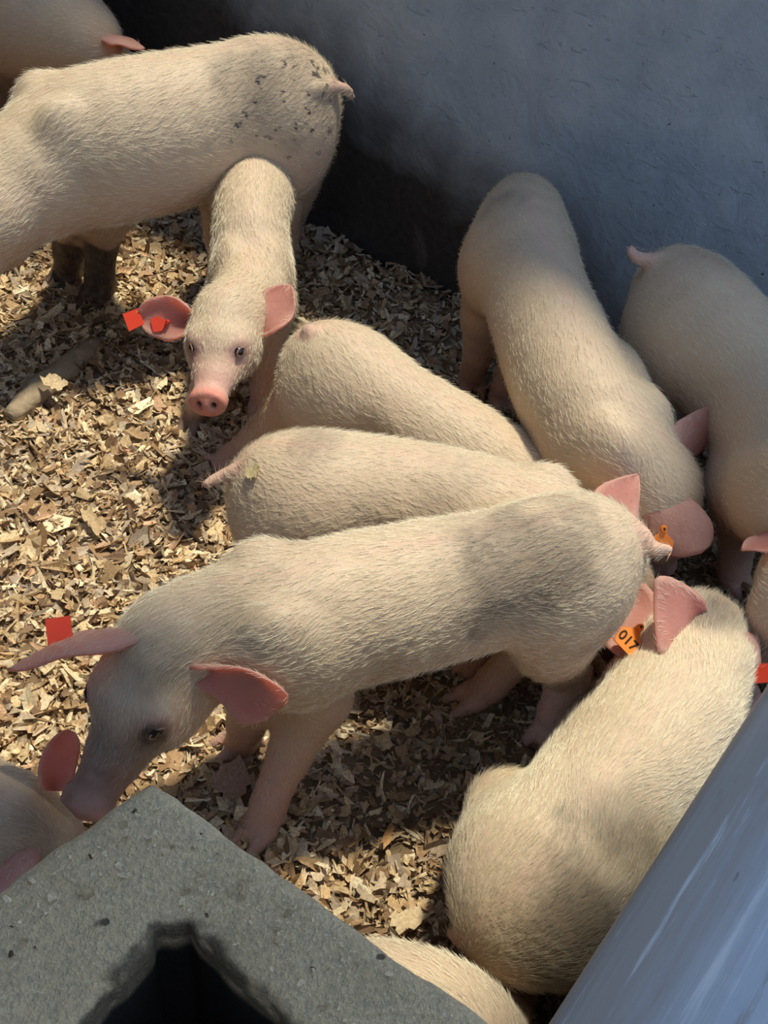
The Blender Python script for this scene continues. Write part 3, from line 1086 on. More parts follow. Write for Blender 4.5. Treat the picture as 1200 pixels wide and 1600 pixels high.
# unseen roof; its gap is shaped to let sun onto chosen parts only
RZ = 2.6
GAP = [(-1.75, 1.45), (-1.25, 1.98), (-0.85, 2.22), (-0.50, 2.50), (-0.24, 2.58), (-0.12, 2.36), (-0.14, 2.00), (-0.10, 1.80), (0.02, 1.66), (0.20, 1.52),
       (0.38, 1.38), (0.47, 1.20), (0.66, 1.06), (0.74, 0.94), (0.55, 0.84), (0.38, 0.78), (0.26, 0.68), (0.22, 0.52), (0.14, 0.43), (-0.05, 0.47), (-0.13, 0.58), (-0.16, 0.78), (-0.26, 0.90), (-0.36, 0.85), (-0.55, 0.84), (-1.60, 0.76)]
sh = SUN * ((RZ - 0.35) / SUN[2])
gap = [(x + sh[0], y + sh[1]) for x, y in GAP]
from mathutils.geometry import tessellate_polygon
outer = [(-1.9, -0.28), (1.9, -0.28), (1.9, 3.5), (-1.9, 3.5)]
pts = [Vector((x, y, 0)) for x, y in outer] + [Vector((x, y, 0)) for x, y in gap]
tri = tessellate_polygon([[Vector((x, y, 0)) for x, y in outer], [Vector((x, y, 0)) for x, y in gap]])
bm = bmesh.new()
vs = [bm.verts.new((p.x, p.y, RZ)) for p in pts]
for t_ in tri:
    try: bm.faces.new([vs[i] for i in t_])
    except ValueError: pass
r_ = bmesh.ops.extrude_face_region(bm, geom=list(bm.faces))
for v in r_['geom']:
    if isinstance(v, bmesh.types.BMVert): v.co.z += 0.03
bmesh.ops.recalc_face_normals(bm, faces=bm.faces)
rf = bm_obj('ceiling', bm, [simple('roof_sheet', (0.20, 0.20, 0.20), 0.7)])
tag(rf, 'grey shed roof with a gap above the pen', 'roof', kind='structure')


# ------------------------------------------------------------------ hollow concrete block in the corner
def poly_sd(X, Y, poly):
    d = np.full(X.shape, 1e9); inside = np.zeros(X.shape, bool)
    n = len(poly)
    for i in range(n):
        ax, ay = poly[i]; bx, by = poly[(i + 1) % n]
        ex, ey = bx - ax, by - ay
        t = np.clip(((X - ax) * ex + (Y - ay) * ey) / (ex * ex + ey * ey), 0, 1)
        d = np.minimum(d, (X - ax - t * ex) ** 2 + (Y - ay - t * ey) ** 2)
        c = ((ay > Y) != (by > Y)) & (X < (bx - ax) * (Y - ay) / (by - ay + 1e-12) + ax)
        inside ^= c
    d = np.sqrt(d)
    return np.where(inside, -d, d)


def concrete_block():
    Z1 = 0.75
    A = np.array([-0.149, 0.449]); R1 = np.array([0.104, 0.297]); L1 = np.array([-0.232, 0.352])
    er = nrm(R1 - A); el = nrm(L1 - A)
    S = 0.40
    out = [A, A + er * S, A + er * S + el * S, A + el * S]
    h1, h2 = np.array([-0.097, 0.337]), np.array([-0.031, 0.284])
    k1, k2 = np.array([-0.122, 0.322]), np.array([-0.150, 0.271])
    hr = nrm(h2 - h1); hl = nrm(k2 - k1)
    hole = [k1, np.array([-0.1285, 0.3395]), np.array([-0.115, 0.3345]), np.array([-0.101, 0.3415]), np.array([-0.093, 0.331]), h1 + hr * 0.02, h2,
            h1 + hr * 0.23, h1 + hr * 0.23 + hl * 0.23, k1 + hl * 0.25]
    P = np.array(out)
    g = Grid([P[:, 0].min() - .02, P[:, 1].min() - .02, -0.02], [P[:, 0].max() + .02, P[:, 1].max() + .02, Z1 + 0.02], 0.0042)
    X = g.lo[0] + g.h * np.arange(g.n[0]); Y = g.lo[1] + g.h * np.arange(g.n[1]); Z = g.lo[2] + g.h * np.arange(g.n[2])
    XX, YY = np.meshgrid(X, Y, indexing='ij')
    P2 = np.stack([XX.ravel(), YY.ravel(), np.zeros(XX.size)], 1)
    rag = ((fbm(P2, 55, 3) - 0.5) * 0.012).reshape(XX.shape)
    rr = 0.018
    inner = [np.array(q) for q in out]
    do = poly_sd(XX, YY, out) + rr + rag * 0.5
    dh = poly_sd(XX, YY, hole) + rag
    dz = np.abs(Z - Z1 / 2 + 0.005) - (Z1 / 2 + 0.005) + 0.004
    a = do[:, :, None]; b = dz[None, None, :] + ((fbm(P2, 9, 8) - 0.5) * 0.006).reshape(XX.shape)[:, :, None]
    d = np.minimum(np.maximum(a, b), 0) + np.sqrt(np.maximum(a, 0) ** 2 + np.maximum(b, 0) ** 2) - rr * 0.9
    kk = 0.008
    nh = -dh[:, :, None]
    hh = np.clip(0.5 - 0.5 * (d - nh) / kk, 0, 1)
    g.D = (d * (1 - hh) + nh * hh + kk * hh * (1 - hh)).astype(np.float32)
    V, Q = g.surface()
    tone = np.zeros((len(V), 4)); tone[:, 3] = 1
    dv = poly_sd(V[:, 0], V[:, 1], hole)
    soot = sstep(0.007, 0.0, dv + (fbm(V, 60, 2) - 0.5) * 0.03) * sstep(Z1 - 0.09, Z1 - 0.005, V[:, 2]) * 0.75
    soot = np.maximum(soot, sstep(Z1 - 0.006, Z1 - 0.03, V[:, 2]) * (dv < 0.02))  # inside of the hole blackened, painting its shade below the sooty rim
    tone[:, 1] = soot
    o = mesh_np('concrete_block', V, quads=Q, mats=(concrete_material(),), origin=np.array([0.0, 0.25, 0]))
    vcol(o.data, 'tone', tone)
    tag(o, 'grey hollow concrete block pillar with a dark square hole, front corner', 'block')
    return o


BLOCK = concrete_block()


# ------------------------------------------------------------------ wood shavings
def shaving_material():
    m, t, b = new_mat('wood_shaving')
    at = N(t, 'ShaderNodeAttribute', attribute_name='tone')
    v = objvec(t)
    n = ntex(t, 220, 3, 0.6, v)
    c = mixc(t, ramp(t, n, [(0.35, 0.45), (0.65, 0.0)]), at.outputs['Color'], (0.16, 0.09, 0.045))
    t.links.new(c, b.inputs['Base Color'])
    b.inputs['Roughness'].default_value = 0.75
    b.inputs['Specular IOR Level'].default_value = 0.25
    tr = t.nodes.new('ShaderNodeBsdfTranslucent')
    t.links.new(c, tr.inputs[0])
    mx = t.nodes.new('ShaderNodeMixShader'); mx.inputs[0].default_value = 0.15
    t.links.new(b.outputs[0], mx.inputs[1]); t.links.new(tr.outputs[0], mx.inputs[2])
    t.links.new(mx.outputs[0], t.nodes['Material Output'].inputs[0])
    return m


SHAV = shaving_material()
PALETTE = np.array([(0.60, 0.46, 0.27), (0.74, 0.62, 0.41), (0.48, 0.34, 0.19), (0.34, 0.22, 0.12), (0.56, 0.46, 0.33), (0.20, 0.13, 0.08), (0.42, 0.35, 0.27), (0.58, 0.38, 0.24), (0.84, 0.75, 0.54)])
PW = np.array([.17, .15, .14, .12, .12, .11, .09, .04, .06])


def shavings(ctr, size, asp, yaw, pitch, roll, curl, col, name, label, cat=None, kind=None, parent=None, nu=4, nv=3, thick=0.0, seed=0):
    """curled ragged flakes, all in one mesh"""
    n = len(ctr)
    r = np.random.default_rng(seed)
    u = np.linspace(-0.5, 0.5, nu); v = np.linspace(-0.5, 0.5, nv)
    U, Vv = np.meshgrid(u, v, indexing='ij')
    U = U.ravel()[None] + r.normal(0, 0.09, (n, nu * nv)); Vv = Vv.ravel()[None] + r.normal(0, 0.11, (n, nu * nv))
    # taper some corners for splintery outlines
    tp = r.uniform(0.25, 1.0, (n, 1)); Vv = Vv * np.where(U > 0, tp + (1 - tp) * (1 - 2 * U.clip(0, .5)), 1)
    L = size[:, None]; Wd = (size / asp)[:, None]
    ang = curl[:, None] * Vv * 2
    k = np.maximum(np.abs(curl), 0.05)[:, None] * 2
    x = U * L
    y = np.sin(ang) / k * Wd
    z = (1 - np.cos(ang)) / k * Wd * np.sign(curl)[:, None] + (U ** 2) * L * r.normal(0, 0.25, (n, 1))
    P = np.stack([x, y, z], -1)
    cy, sy = np.cos(yaw), np.sin(yaw); cp, sp_ = np.cos(pitch), np.sin(pitch); cr, sr = np.cos(roll), np.sin(roll)
    Rm = np.empty((n, 3, 3))
    Rm[:, 0, 0] = cy * cp; Rm[:, 0, 1] = cy * sp_ * sr - sy * cr; Rm[:, 0, 2] = cy * sp_ * cr + sy * sr
    Rm[:, 1, 0] = sy * cp; Rm[:, 1, 1] = sy * sp_ * sr + cy * cr; Rm[:, 1, 2] = sy * sp_ * cr - cy * sr
    Rm[:, 2, 0] = -sp_; Rm[:, 2, 1] = cp * sr; Rm[:, 2, 2] = cp * cr
    P = np.einsum('nij,nkj->nki', Rm, P) + ctr[:, None, :]
    q0 = []
    for i in range(nu - 1):
        for j in range(nv - 1):
            q0.append([i * nv + j, (i + 1) * nv + j, (i + 1) * nv + j + 1, i * nv + j + 1])
    q0 = np.array(q0)
    Q = (q0[None] + (np.arange(n) * nu * nv)[:, None, None]).reshape(-1, 4)
    V = P.reshape(-1, 3)
    C = np.repeat(col, nu * nv, 0)
    if thick:
        m = len(V)
        nn = np.repeat(Rm[:, :, 2], nu * nv, 0)
        V = np.concatenate([V + nn * thick, V])
        ring = [i * nv for i in range(nu)] + [(nu - 1) * nv + j for j in range(1, nv)] + [i * nv + nv - 1 for i in range(nu - 2, -1, -1)] + [j for j in range(nv - 2, -1, -1)]
        rq = np.array([[a, a + m, b + m, b] for a, b in zip(ring[:-1], ring[1:])])
        rq = (rq[None] + (np.arange(n) * nu * nv)[:, None, None]).reshape(-1, 4)
        Q = np.concatenate([Q, Q[:, ::-1] + m, rq])
        C = np.concatenate([C, C])
    o = mesh_np(name, V, quads=Q, mats=(SHAV,), smooth=False, origin=None if kind else np.array([*ctr.mean(0)[:2], ctr.mean(0)[2]]), parent=parent)
    vcol(o.data, 'tone', np.concatenate([C, np.ones((len(C), 1))], 1))
    if label: tag(o, label, cat, None, kind)
    return o


def litter_height(x, y):
    P = np.stack([x, y, np.zeros_like(x)], 1)
    h = 0.004 + 0.020 * fbm(P, 3.0, 4) + 0.010 * fbm(P, 11, 6)
    dw = (np.stack([x, y], 1) - WA[:2]) @ WN[:2]
    return h + 0.030 * sstep(0.16, 0.0, dw)


def make_litter():
    n = 125000
    x = rng.uniform(-1.35, 1.15, n); y = rng.uniform(0.35, 3.3, n)
    P = np.stack([x, y, np.zeros(n)], 1)
    dw = (P - WA) @ WN; dp = (P - PA) @ PN
    d = P - EYE
    w = d @ FWD
    sx = 600 + FPX * (d @ RGT) / w; sy = 800 - FPX * (d @ UPV) / w
    keep = (dw > 0.005) & (dp > 0.01) & (sx > -130) & (sx < 1330) & (sy > -80) & (sy < 1760)
    x, y = x[keep], y[keep]; n = len(x)
    big = fbm(np.stack([x, y, np.zeros(n)], 1), 2.6, 77)
    # finer, browner litter where the animals trample; pale flakes to the left
    left = sstep(0.25, -0.25, x)
    s = np.exp(rng.normal(math.log(0.0165), 0.48, n)) * (0.72 + 0.38 * left + 0.4 * (big - 0.5))
    s = np.clip(s, 0.004, 0.044)
    lay = rng.uniform(0, 1, n)
    z = litter_height(x, y) * (0.35 + 0.65 * lay) + 0.004 * lay
    ctr = np.stack([x, y, z], 1)
    asp = rng.uniform(1.0, 2.6, n)
    thin = rng.uniform(0, 1, n) < 0.28
    asp = np.where(thin, rng.uniform(2.6, 6.5, n), asp); s = np.where(thin, s * 1.35, s)
    ki = rng.choice(len(PALETTE), n, p=PW)
    col = PALETTE[ki] * rng.uniform(0.95, 1.55, (n, 1))
    damp = sstep(0.45, 0.7, big + 0.35 * (1 - left) - 0.15)
    col = col * (1 - 0.35 * damp[:, None])
    shavings(ctr, s, asp, rng.uniform(0, 6.28, n), rng.normal(0, 0.48, n), rng.normal(0, 0.5, n), rng.normal(0, 1.1, n), col,
             'wood_shavings', 'loose bed of tan and brown wood shavings covering the pen floor', 'bedding', 'stuff', seed=3)
    # ground relief below
    gx = np.linspace(-1.5, 1.3, 90); gy = np.linspace(0.2, 3.5, 100)
    GX, GY = np.meshgrid(gx, gy, indexing='ij')
    hx = litter_height(GX.ravel(), GY.ravel()) * 0.5
    V = np.stack([GX.ravel(), GY.ravel(), hx], 1)
    i, j = np.meshgrid(np.arange(89), np.arange(99), indexing='ij')
    b = (i * 100 + j).ravel()
    Q = np.stack([b, b + 100, b + 101, b + 1], 1)
    c = V[Q].mean(1)
    ok = ((c - WA) @ WN > -0.02) & ((c - PA) @ PN > -0.02)
    o = mesh_np('packed_litter', V, quads=Q[ok], mats=(soil_material(),))
    tag(o, 'dark packed litter under the loose shavings', 'bedding', None, 'stuff')


make_litter()


def big_flake(px, py, z, size, asp, yaw, pitch, roll, curl, col, label, nm='wood_flake', seed=1):
    c = W(px, py, z)
    A = lambda v: np.array([v], float)
    o = shavings(A(c), A(size), A(asp), A(yaw), A(pitch), A(roll), A(curl), np.array([col]), nm, label, 'wood flake', None, nu=9, nv=7, thick=0.0015, seed=seed)
    return o


big_flake(360, 1222, 0.035, 0.060, 1.3, 0.9, 0.25, 0.25, 0.35, (0.50, 0.36, 0.27), 'large pinkish bark flake on the litter beside the block tip', seed=4)
big_flake(145, 815, 0.035, 0.055, 2.6, -0.95, 0.1, 0.2, 0.5, (0.64, 0.48, 0.27), 'long splintered pale flake left of the pig with outstretched tail', seed=5)
big_flake(85, 598, 0.062, 0.045, 1.5, -0.4, 0.1, 0.15, 0.3, (0.70, 0.56, 0.34), 'pale wood flake lying on the half-buried stick', seed=6)
big_flake(640, 1437, 0.03, 0.042, 1.4, 0.6, 0.15, -0.2, 0.3, (0.62, 0.50, 0.32), 'pale square wood flake behind the rump of the reclining pig', seed=8)
big_flake(605, 1305, 0.03, 0.045, 3.2, 1.3, 0.3, 0.5, 0.9, (0.56, 0.33, 0.15), 'narrow orange brown curled shaving between the front legs and the reclining pig', seed=9)


def stick():
    pts = [W(15, 652, 0.016), W(60, 610, 0.024), W(105, 575, 0.024), W(150, 535, 0.014)]
    C = catmull(pts, 14)
    V, Q = [], []
    for i, c in enumerate(C):
        T = nrm(C[min(i + 1, 13)] - C[max(i - 1, 0)])
        L = nrm(np.cross((0, 0, 1), T)); U = np.cross(T, L)
        r = 0.030 * (0.55 + 0.45 * math.sin(math.pi * (i + 0.6) / 14))
        for j in range(14):
            a = 2 * math.pi * j / 14
            rr = r * (0.85 + 0.3 * random.random())
            V.append(c + L * math.cos(a) * rr + U * math.sin(a) * rr * 0.75)
    for i in range(13):
        for j in range(14):
            Q.append([i * 14 + j, i * 14 + (j + 1) % 14, (i + 1) * 14 + (j + 1) % 14, (i + 1) * 14 + j])
    n = len(V); V += [C[0], C[-1]]
    T = [[n, (j + 1) % 14, j] for j in range(14)] + [[n + 1, 13 * 14 + j, 13 * 14 + (j + 1) % 14] for j in range(14)]
    m, t, b = new_mat('weathered_stick')
    v = objvec(t)
    t.links.new(ramp(t, ntex(t, 45, 5, 0.65, v), [(0.3, (0.24, 0.185, 0.12)), (0.7, (0.42, 0.335, 0.22))]), b.inputs['Base Color'])
    b.inputs['Roughness'].default_value = 0.9
    bump(t, b, ntex(t, 90, 4, 0.6, v), 0.6, 0.004)
    o = mesh_np('stick', V, quads=Q, tris=T, mats=(m,), origin=C.mean(0) * [1, 1, 0])
    tag(o, 'grey brown stick half buried in the shavings left of the small facing pig', 'stick')


stick()

# crumbs of sawdust lying on the block
n = 1100
A0 = np.array([-0.149, 0.449]); e1 = nrm(np.array([0.253, -0.152])); e2 = nrm(np.array([-0.083, -0.097]))
s1 = rng.uniform(0.015, 0.33, n); s2 = rng.uniform(0.015, 0.33, n)
pos = A0 + e1[:2] * s1[:, None] + e2[:2] * s2[:, None]
ok = ~((s1 > 0.065) & (s2 > 0.065))
pos = pos[ok]; n = len(pos)
from mathutils.bvhtree import BVHTree
btree = BVHTree.FromPolygons([(v.co + BLOCK.location)[:] for v in BLOCK.data.vertices], [q.vertices[:] for q in BLOCK.data.polygons])
hz = []
for q in pos:
    hh_ = btree.ray_cast(Vector((q[0], q[1], 1.2)), Vector((0, 0, -1)))
    hz.append(hh_[0].z + 0.0012 if hh_[0] is not None and hh_[0].z > 0.7 else -1)
hz = np.array(hz)
pos = pos[hz > 0]; hz = hz[hz > 0]; n = len(pos)
pos3 = np.concatenate([pos, hz[:, None]], 1)
cl = np.array([(0.82, 0.70, 0.46), (0.10, 0.07, 0.04), (0.45, 0.35, 0.2)])[rng.choice(3, n, p=[.74, .04, .22])]
shavings(pos3, np.clip(np.exp(rng.normal(math.log(0.0028), 0.45, n)), .0012, .007), rng.uniform(1, 2, n), rng.uniform(0, 6.28, n), rng.normal(0, .2, n), rng.normal(0, .2, n), rng.normal(0, .6, n), cl,
         'sawdust_crumbs', 'tiny crumbs of sawdust scattered on the concrete block', 'sawdust', 'stuff', nu=3, nv=3, seed=12)


# ------------------------------------------------------------------ the pigs
def SV(x, y, z=0.0):
    """world direction that reads as right x, up y, towards the photographer z"""
    return RGT * x + UPV * y - FWD * z


PIGS = []


def JN(t, z, rl, ru, d):
    """a body point of the pig lying along the block's right side"""
    q = np.array([-0.149, 0.449]) + np.array([0.857, -0.515]) * t + np.array([0.515, 0.857]) * d
    x, y = proj([q[0], q[1], z])
    return (x, y, z, rl, ru)


# central pig, heading left
PIGS.append(dict(
    label='central standing pig heading left, head lowered over the block tip', seed=1, hairs=26000, vox=0.0045, hs=0.235, head=0.235,
    spine=[(942, 869, .37, .05, .06), (915, 872, .375, .078, .09), (870, 886, .375, .091, .104), (780, 903, .37, .086, .098), (640, 934, .365, .092, .102), (520, 962, .36, .092, .106),
           (440, 985, .36, .088, .108), (345, 985, .365, .072, .086), (258, 1018, .36, .058, .066)],
    snout=(122, 1258, .255), eyes=True, eye_f=.33, lid=.45,
    legs={'fl': dict(nodes=[(475, 1010, .30, .066), (492, 1085, .205, .050), (452, 1180, .115, .031), (420, 1255, .05, .0255), (408, 1296, .016, .025)], toe=(-.55, -.8, 0)),
          'fr': dict(nodes=[(415, 985, .30, .058), (400, 1080, .2, .042), (385, 1130, .1, .028), (378, 1162, .016, .024)], toe=(-.9, -.4, 0)),
          'rl': dict(nodes=[(862, 928, .34, .072), (860, 1000, .25, .056), (888, 1052, .14, .031), (868, 1110, .06, .0255), (856, 1148, .016, .025)], toe=(-.6, -.7, 0)),
          'rr': dict(nodes=[(875, 890, .31, .075), (835, 985, .2, .046), (808, 1025, .125, .030), (770, 1066, .055, .027), (742, 1092, .016, .025)], toe=(-.9, -.4, 0))},
    tail=[(962, 818, .43), (1002, 834, .43), (1018, 856, .42), (1044, 858, .42)],
    bulk=[(470, 1000, .32, (.075, .05, .085))],
    ears=[dict(base=(300, 1045, .40), tip=(436, 1108, .35), inner=SV(-.2, -.5, .8), w=.046, cup=1.05, bend=SV(0, .026, .012),
               shape=([0, .12, .3, .5, .7, .85, .95, 1], [.42, .48, .62, .85, 1.0, .98, .78, .45])),
          dict(base=(222, 985, .41), tip=(14, 1046, .36), inner=SV(.1, -.98, -.28), w=.040, cup=.45, bend=SV(0, .024, 0))],
    tags=[dict(ear=1, u=.55, v=.75, side=-1, red=True, plain=True, nostud=True, down=SV(-1, .12), face=SV(.1, .2, .9), size=.036, shift=SV(-.004, .02, -.045), label='red orange tag behind the far ear')],
    mud=[(820, 880, .44, .12, .38), (880, 960, .32, .08, .3), (620, 985, .33, .10, .22), (230, 1060, .42, .10, .35), (150, 1180, .3, .10, .4), (262, 1130, .37, .045, .4), (440, 930, .42, .1, .15)],  # eye spot paints shadow in; forehead and muzzle spots only darken; flanks muddy
    folds=[]))
# small pig facing the camera
PIGS.append(dict(
    label='small pale pig facing the camera, ears spread, with a red tag', seed=2, hairs=17000, vox=0.004, head=0.20, hair_len=.016, hair_r=.00055,
    spine=[(393, 254, .355, .04, .045), (393, 268, .36, .058, .064), (394, 294, .355, .068, .075), (392, 365, .325, .069, .081), (394, 435, .28, .074, .085), (385, 475, .30, .062, .068), (354, 500, .325, .054, .056)],
    snout=(322, 620, .29), eyes=True, head_up=SV(0.02, .8, .6), disc_up=.25, red=.75, lid=.62, muzzle=1.12, soft=True, blade=.45, eye_f=.40,
    legs={'fl': dict(nodes=[(425, 480, .23, .045), (420, 555, .14, .027), (409, 605, .07, .021), (404, 645, .014, .020)], toe=(-.1, -1, 0)),
          'fr': dict(nodes=[(350, 480, .23, .045), (330, 570, .14, .027), (308, 630, .06, .021), (300, 660, .014, .020)], toe=(-.2, -1, 0)),
          'rl': dict(nodes=[(438, 320, .22, .05), (442, 380, .12, .028), (440, 430, .015, .02)]),
          'rr': dict(nodes=[(348, 315, .23, .05), (342, 370, .13, .028), (342, 430, .015, .02)])},
    ears=[dict(base=(302, 508, .325), tip=(216, 497, .315), inner=SV(.25, -.25, .9), w=.041, cup=.7, bend=SV(0, .014, -.005), shape=([0, .12, .3, .5, .7, .85, .95, 1], [.5, .8, 1, 1, .85, .65, .42, .18])),
          dict(base=(402, 520, .325), tip=(454, 446, .37), inner=SV(-.35, -.1, .9), w=.041, cup=.6, bend=SV(.006, .004, -.004), shape=([0, .12, .3, .5, .7, .85, .95, 1], [.5, .8, 1, 1, .8, .5, .25, .06]))],
    tags=[dict(ear=0, u=.9, v=.1, red=True, plain=True, nostud=True, down=SV(-.9, -.42), face=SV(.1, .1, 1), size=.032, label='red ear tag'),
          dict(ear=0, u=.5, v=-.1, red=True, plain=False, down=SV(-.95, -.2), face=SV(.2, 0, 1), size=.026, shift=SV(.008, 0, .002), label='red stud plate inside the ear')],
    mud=[(415, 590, .08, .05, .35), (300, 645, .03, .05, .35)]))
# big pig at the back
PIGS.append(dict(
    label='largest pig at the back left, dark speckled rump against the wall', seed=3, hairs=24000, vox=0.006, head=0.28, hair_len=.02,
    spine=[(476, 157, .465, .05, .06), (460, 162, .465, .090, .105), (425, 170, .46, .112, .136), (355, 184, .45, .112, .134), (272, 206, .44, .124, .144), (180, 226, .43, .122, .146), (118, 240, .415, .116, .140), (40, 285, .39, .098, .115), (-30, 335, .36, .08, .09)],
    snout=(-120, 460, .12),
    legs={'fl': dict(nodes=[(165, 265, .35, .095), (165, 325, .24, .058), (158, 380, .14, .036), (156, 430, .065, .031), (154, 460, .02, .031)], toe=(-.3, -.9, 0)),
          'fr': dict(nodes=[(118, 270, .33, .08), (110, 340, .2, .042), (108, 390, .1, .033), (106, 430, .02, .03)], toe=(-.3, -.9, 0)),
          'rl': dict(nodes=[(440, 215, .36, .105), (440, 285, .23, .07), (430, 345, .12, .04), (438, 395, .02, .033)]),
          'rr': dict(nodes=[(455, 215, .40, .08), (450, 300, .2, .05), (445, 375, .02, .033)])},
    soft=True, blade=.5,
    tail=[(490, 140, .53), (525, 136, .52), (543, 141, .51), (550, 152, .49)],
    bulk=[(165, 235, .40, (.10, .07, .11))],
    mud=[(155, 445, .03, .14, 1.3), (108, 400, .07, .13, 1.3), (460, 110, .58, .17, .2), (390, 85, .6, .12, .12), (160, 375, .14, .04, .7)],
    speckle=[(450, 150, .52, .17, 1.0), (390, 190, .5, .10, .7)], hoof_mud=0.9))
# shaded pig by the wall
PIGS.append(dict(
    label='pig standing tail to the wall, head down, orange tag on its flopped ear', seed=4, hairs=17000, vox=0.005, head=0.25, hair_len=.014,
    spine=[(818, 322, .37, .05, .055), (816, 345, .375, .078, .088), (815, 395, .38, .092, .105), (843, 480, .37, .088, .104), (872, 560, .365, .090, .108), (908, 640, .35, .088, .106), (950, 692, .33, .080, .095), (1000, 740, .30, .070, .078), (1032, 768, .27, .056, .06)],
    snout=(1040, 862, .06),
    legs={'rl': dict(nodes=[(778, 425, .32, .07), (757, 495, .21, .044), (746, 555, .11, .028), (736, 598, .016, .026)]),
          'rr': dict(nodes=[(838, 430, .32, .07), (815, 540, .16, .042), (792, 598, .07, .027), (783, 625, .016, .025)]),
          'fl': dict(nodes=[(925, 690, .28, .055), (928, 760, .14, .030), (935, 800, .016, .025)]),
          'fr': dict(nodes=[(985, 650, .3, .055), (1000, 745, .14, .032), (1010, 800, .016, .025)])},
    bulk=[(978, 600, .36, (.085, .032, .05)), (895, 690, .31, (.07, .05, .07))],
    ears=[dict(base=(1042, 722, .34), tip=(1138, 655, .345), inner=SV(.1, .55, -.8), w=.043, cup=.5, bend=SV(.0, .014, .0), shape=([0, .12, .3, .5, .7, .85, .95, 1], [.45, .7, .95, 1, .9, .65, .38, .15])),
          dict(base=(1012, 785, .335), tip=(1082, 868, .26), inner=SV(.25, -.1, -.9), w=.046, cup=.5, bend=SV(.02, .01, .01), shape=([0, .12, .3, .5, .7, .85, .95, 1], [.5, .75, .95, 1, 1, .85, .6, .3]))],
    tags=[dict(ear=1, u=.42, v=-.35, side=-1, down=SV(-.15, -1), face=SV(0, .1, 1), size=.036, label='orange ear tag')],
    mud=[(800, 330, .45, .06, .25)]))
# pig at the right edge
PIGS.append(dict(
    label='shaded pig along the right edge of the photo, curled tail raised', seed=5, hairs=15000, vox=0.006, head=0.25, hair_len=.014,
    spine=[(1045, 450, .425, .05, .06), (1058, 464, .43, .078, .086), (1088, 505, .42, .098, .108), (1168, 610, .375, .094, .110), (1225, 700, .36, .092, .11), (1240, 765, .345, .094, .112), (1290, 800, .35, .08, .09), (1330, 830, .34, .06, .068)],
    snout=(1440, 930, .15),
    legs={'rl': dict(nodes=[(1050, 535, .37, .075), (1035, 605, .2, .042), (1028, 650, .08, .03), (1025, 682, .016, .027)]),
          'rr': dict(nodes=[(1115, 530, .38, .07), (1112, 630, .18, .04), (1110, 700, .016, .027)]),
          'fl': dict(nodes=[(1165, 755, .29, .065), (1155, 820, .16, .035), (1148, 880, .06, .028), (1143, 905, .016, .027)]),
          'fr': dict(nodes=[(1290, 770, .29, .06), (1305, 830, .12, .032), (1310, 870, .016, .027)])},
    tail=[(1040, 412, .49), (1006, 406, .495), (990, 399, .50), (985, 388, .51)],
    mud=[(1120, 430, .5, .07, .15)]))
# reclining pig beside the low wall
PIGS.append(dict(
    label='pig lying beside the low blue wall, seen from behind', seed=6, hairs=30000, vox=0.0045, head=0.22, stand=False, hair_len=.018,
    spine=[(800, 1440, .13, .055, .06), (822, 1420, .14, .092, .095), (860, 1375, .15, .112, .118), (925, 1275, .155, .100, .108), (992, 1185, .165, .103, .112), (1048, 1110, .175, .098, .108), (1072, 1055, .185, .080, .088), (1090, 1018, .20, .060, .064), (1106, 990, .21, .050, .052)],
    snout=(1182, 1085, .08),
    legs={'rl': dict(nodes=[(805, 1345, .14, .085), (790, 1262, .105, .050), (752, 1330, .04, .028)], hoof=False),
          'rr': dict(nodes=[(905, 1425, .14, .085), (972, 1392, .12, .050), (950, 1440, .04, .028)], hoof=False),
          'fl': dict(nodes=[(1010, 1085, .14, .06), (945, 1112, .08, .036), (955, 1075, .03, .026)], hoof=False),
          'fr': dict(nodes=[(1110, 1090, .13, .055), (1128, 1130, .06, .030), (1120, 1100, .03, .026)], hoof=False)},
    tail=[(745, 1455, .14), (722, 1468, .10), (706, 1458, .07)],
    ears=[dict(base=(1092, 968, .30), tip=(1022, 962, .305), inner=SV(-.3, .05, .95), w=.055, cup=.35, bend=SV(0, .006, .012), shape=([0, .12, .3, .5, .7, .85, .95, 1], [.35, .5, .7, .85, .95, 1.0, .98, .9])),
          dict(base=(1142, 985, .26), tip=(1188, 1042, .22), inner=SV(-.5, -.5, -.7), w=.032, cup=.5, bend=SV(.012, .008, .01))],
    tags=[dict(ear=1, u=.92, v=0, side=-1, red=True, plain=True, nostud=True, down=SV(.25, -1), face=SV(-.3, .2, 1), size=.03, label='red orange tag on the far ear')],
    mud=[(1120, 965, .26, .06, .55), (900, 1440, .22, .13, .35), (960, 1290, .25, .10, .22), (1160, 1040, .14, .08, .6), (1100, 985, .26, .03, .5)]))
# pig at the far right edge, only its head
PIGS.append(dict(
    label='pig mostly cut off at the right edge, pink ear beside the reclining pig', seed=7, hairs=5000, vox=0.006, head=0.22, hair_len=.012,
    spine=[(1530, 1000, .28, .07, .08), (1460, 975, .29, .095, .105), (1380, 950, .29, .09, .10), (1340, 935, .29, .085, .095), (1298, 925, .30, .07, .075), (1262, 915, .30, .056, .06)],
    snout=(1244, 1050, .12),
    legs={'fl': dict(nodes=[(1330, 1000, .22, .05), (1335, 1080, .1, .03), (1335, 1120, .016, .025)]),
          'rl': dict(nodes=[(1480, 1020, .22, .07), (1480, 1110, .1, .03), (1480, 1150, .016, .025)])},
    ears=[dict(base=(1226, 850, .345), tip=(1160, 860, .33), inner=SV(.1, .9, .45), w=.026, cup=.5, bend=SV(0, .008, 0))],
    tags=[dict(ear=0, u=.3, v=0, red=True, plain=True, nostud=True, down=SV(-.3, -1), face=SV(.5, 0, .9), size=.03, shift=W(1197, 1045, .2) - W(1205, 852, .34), label='red ear tag')] if False else []))
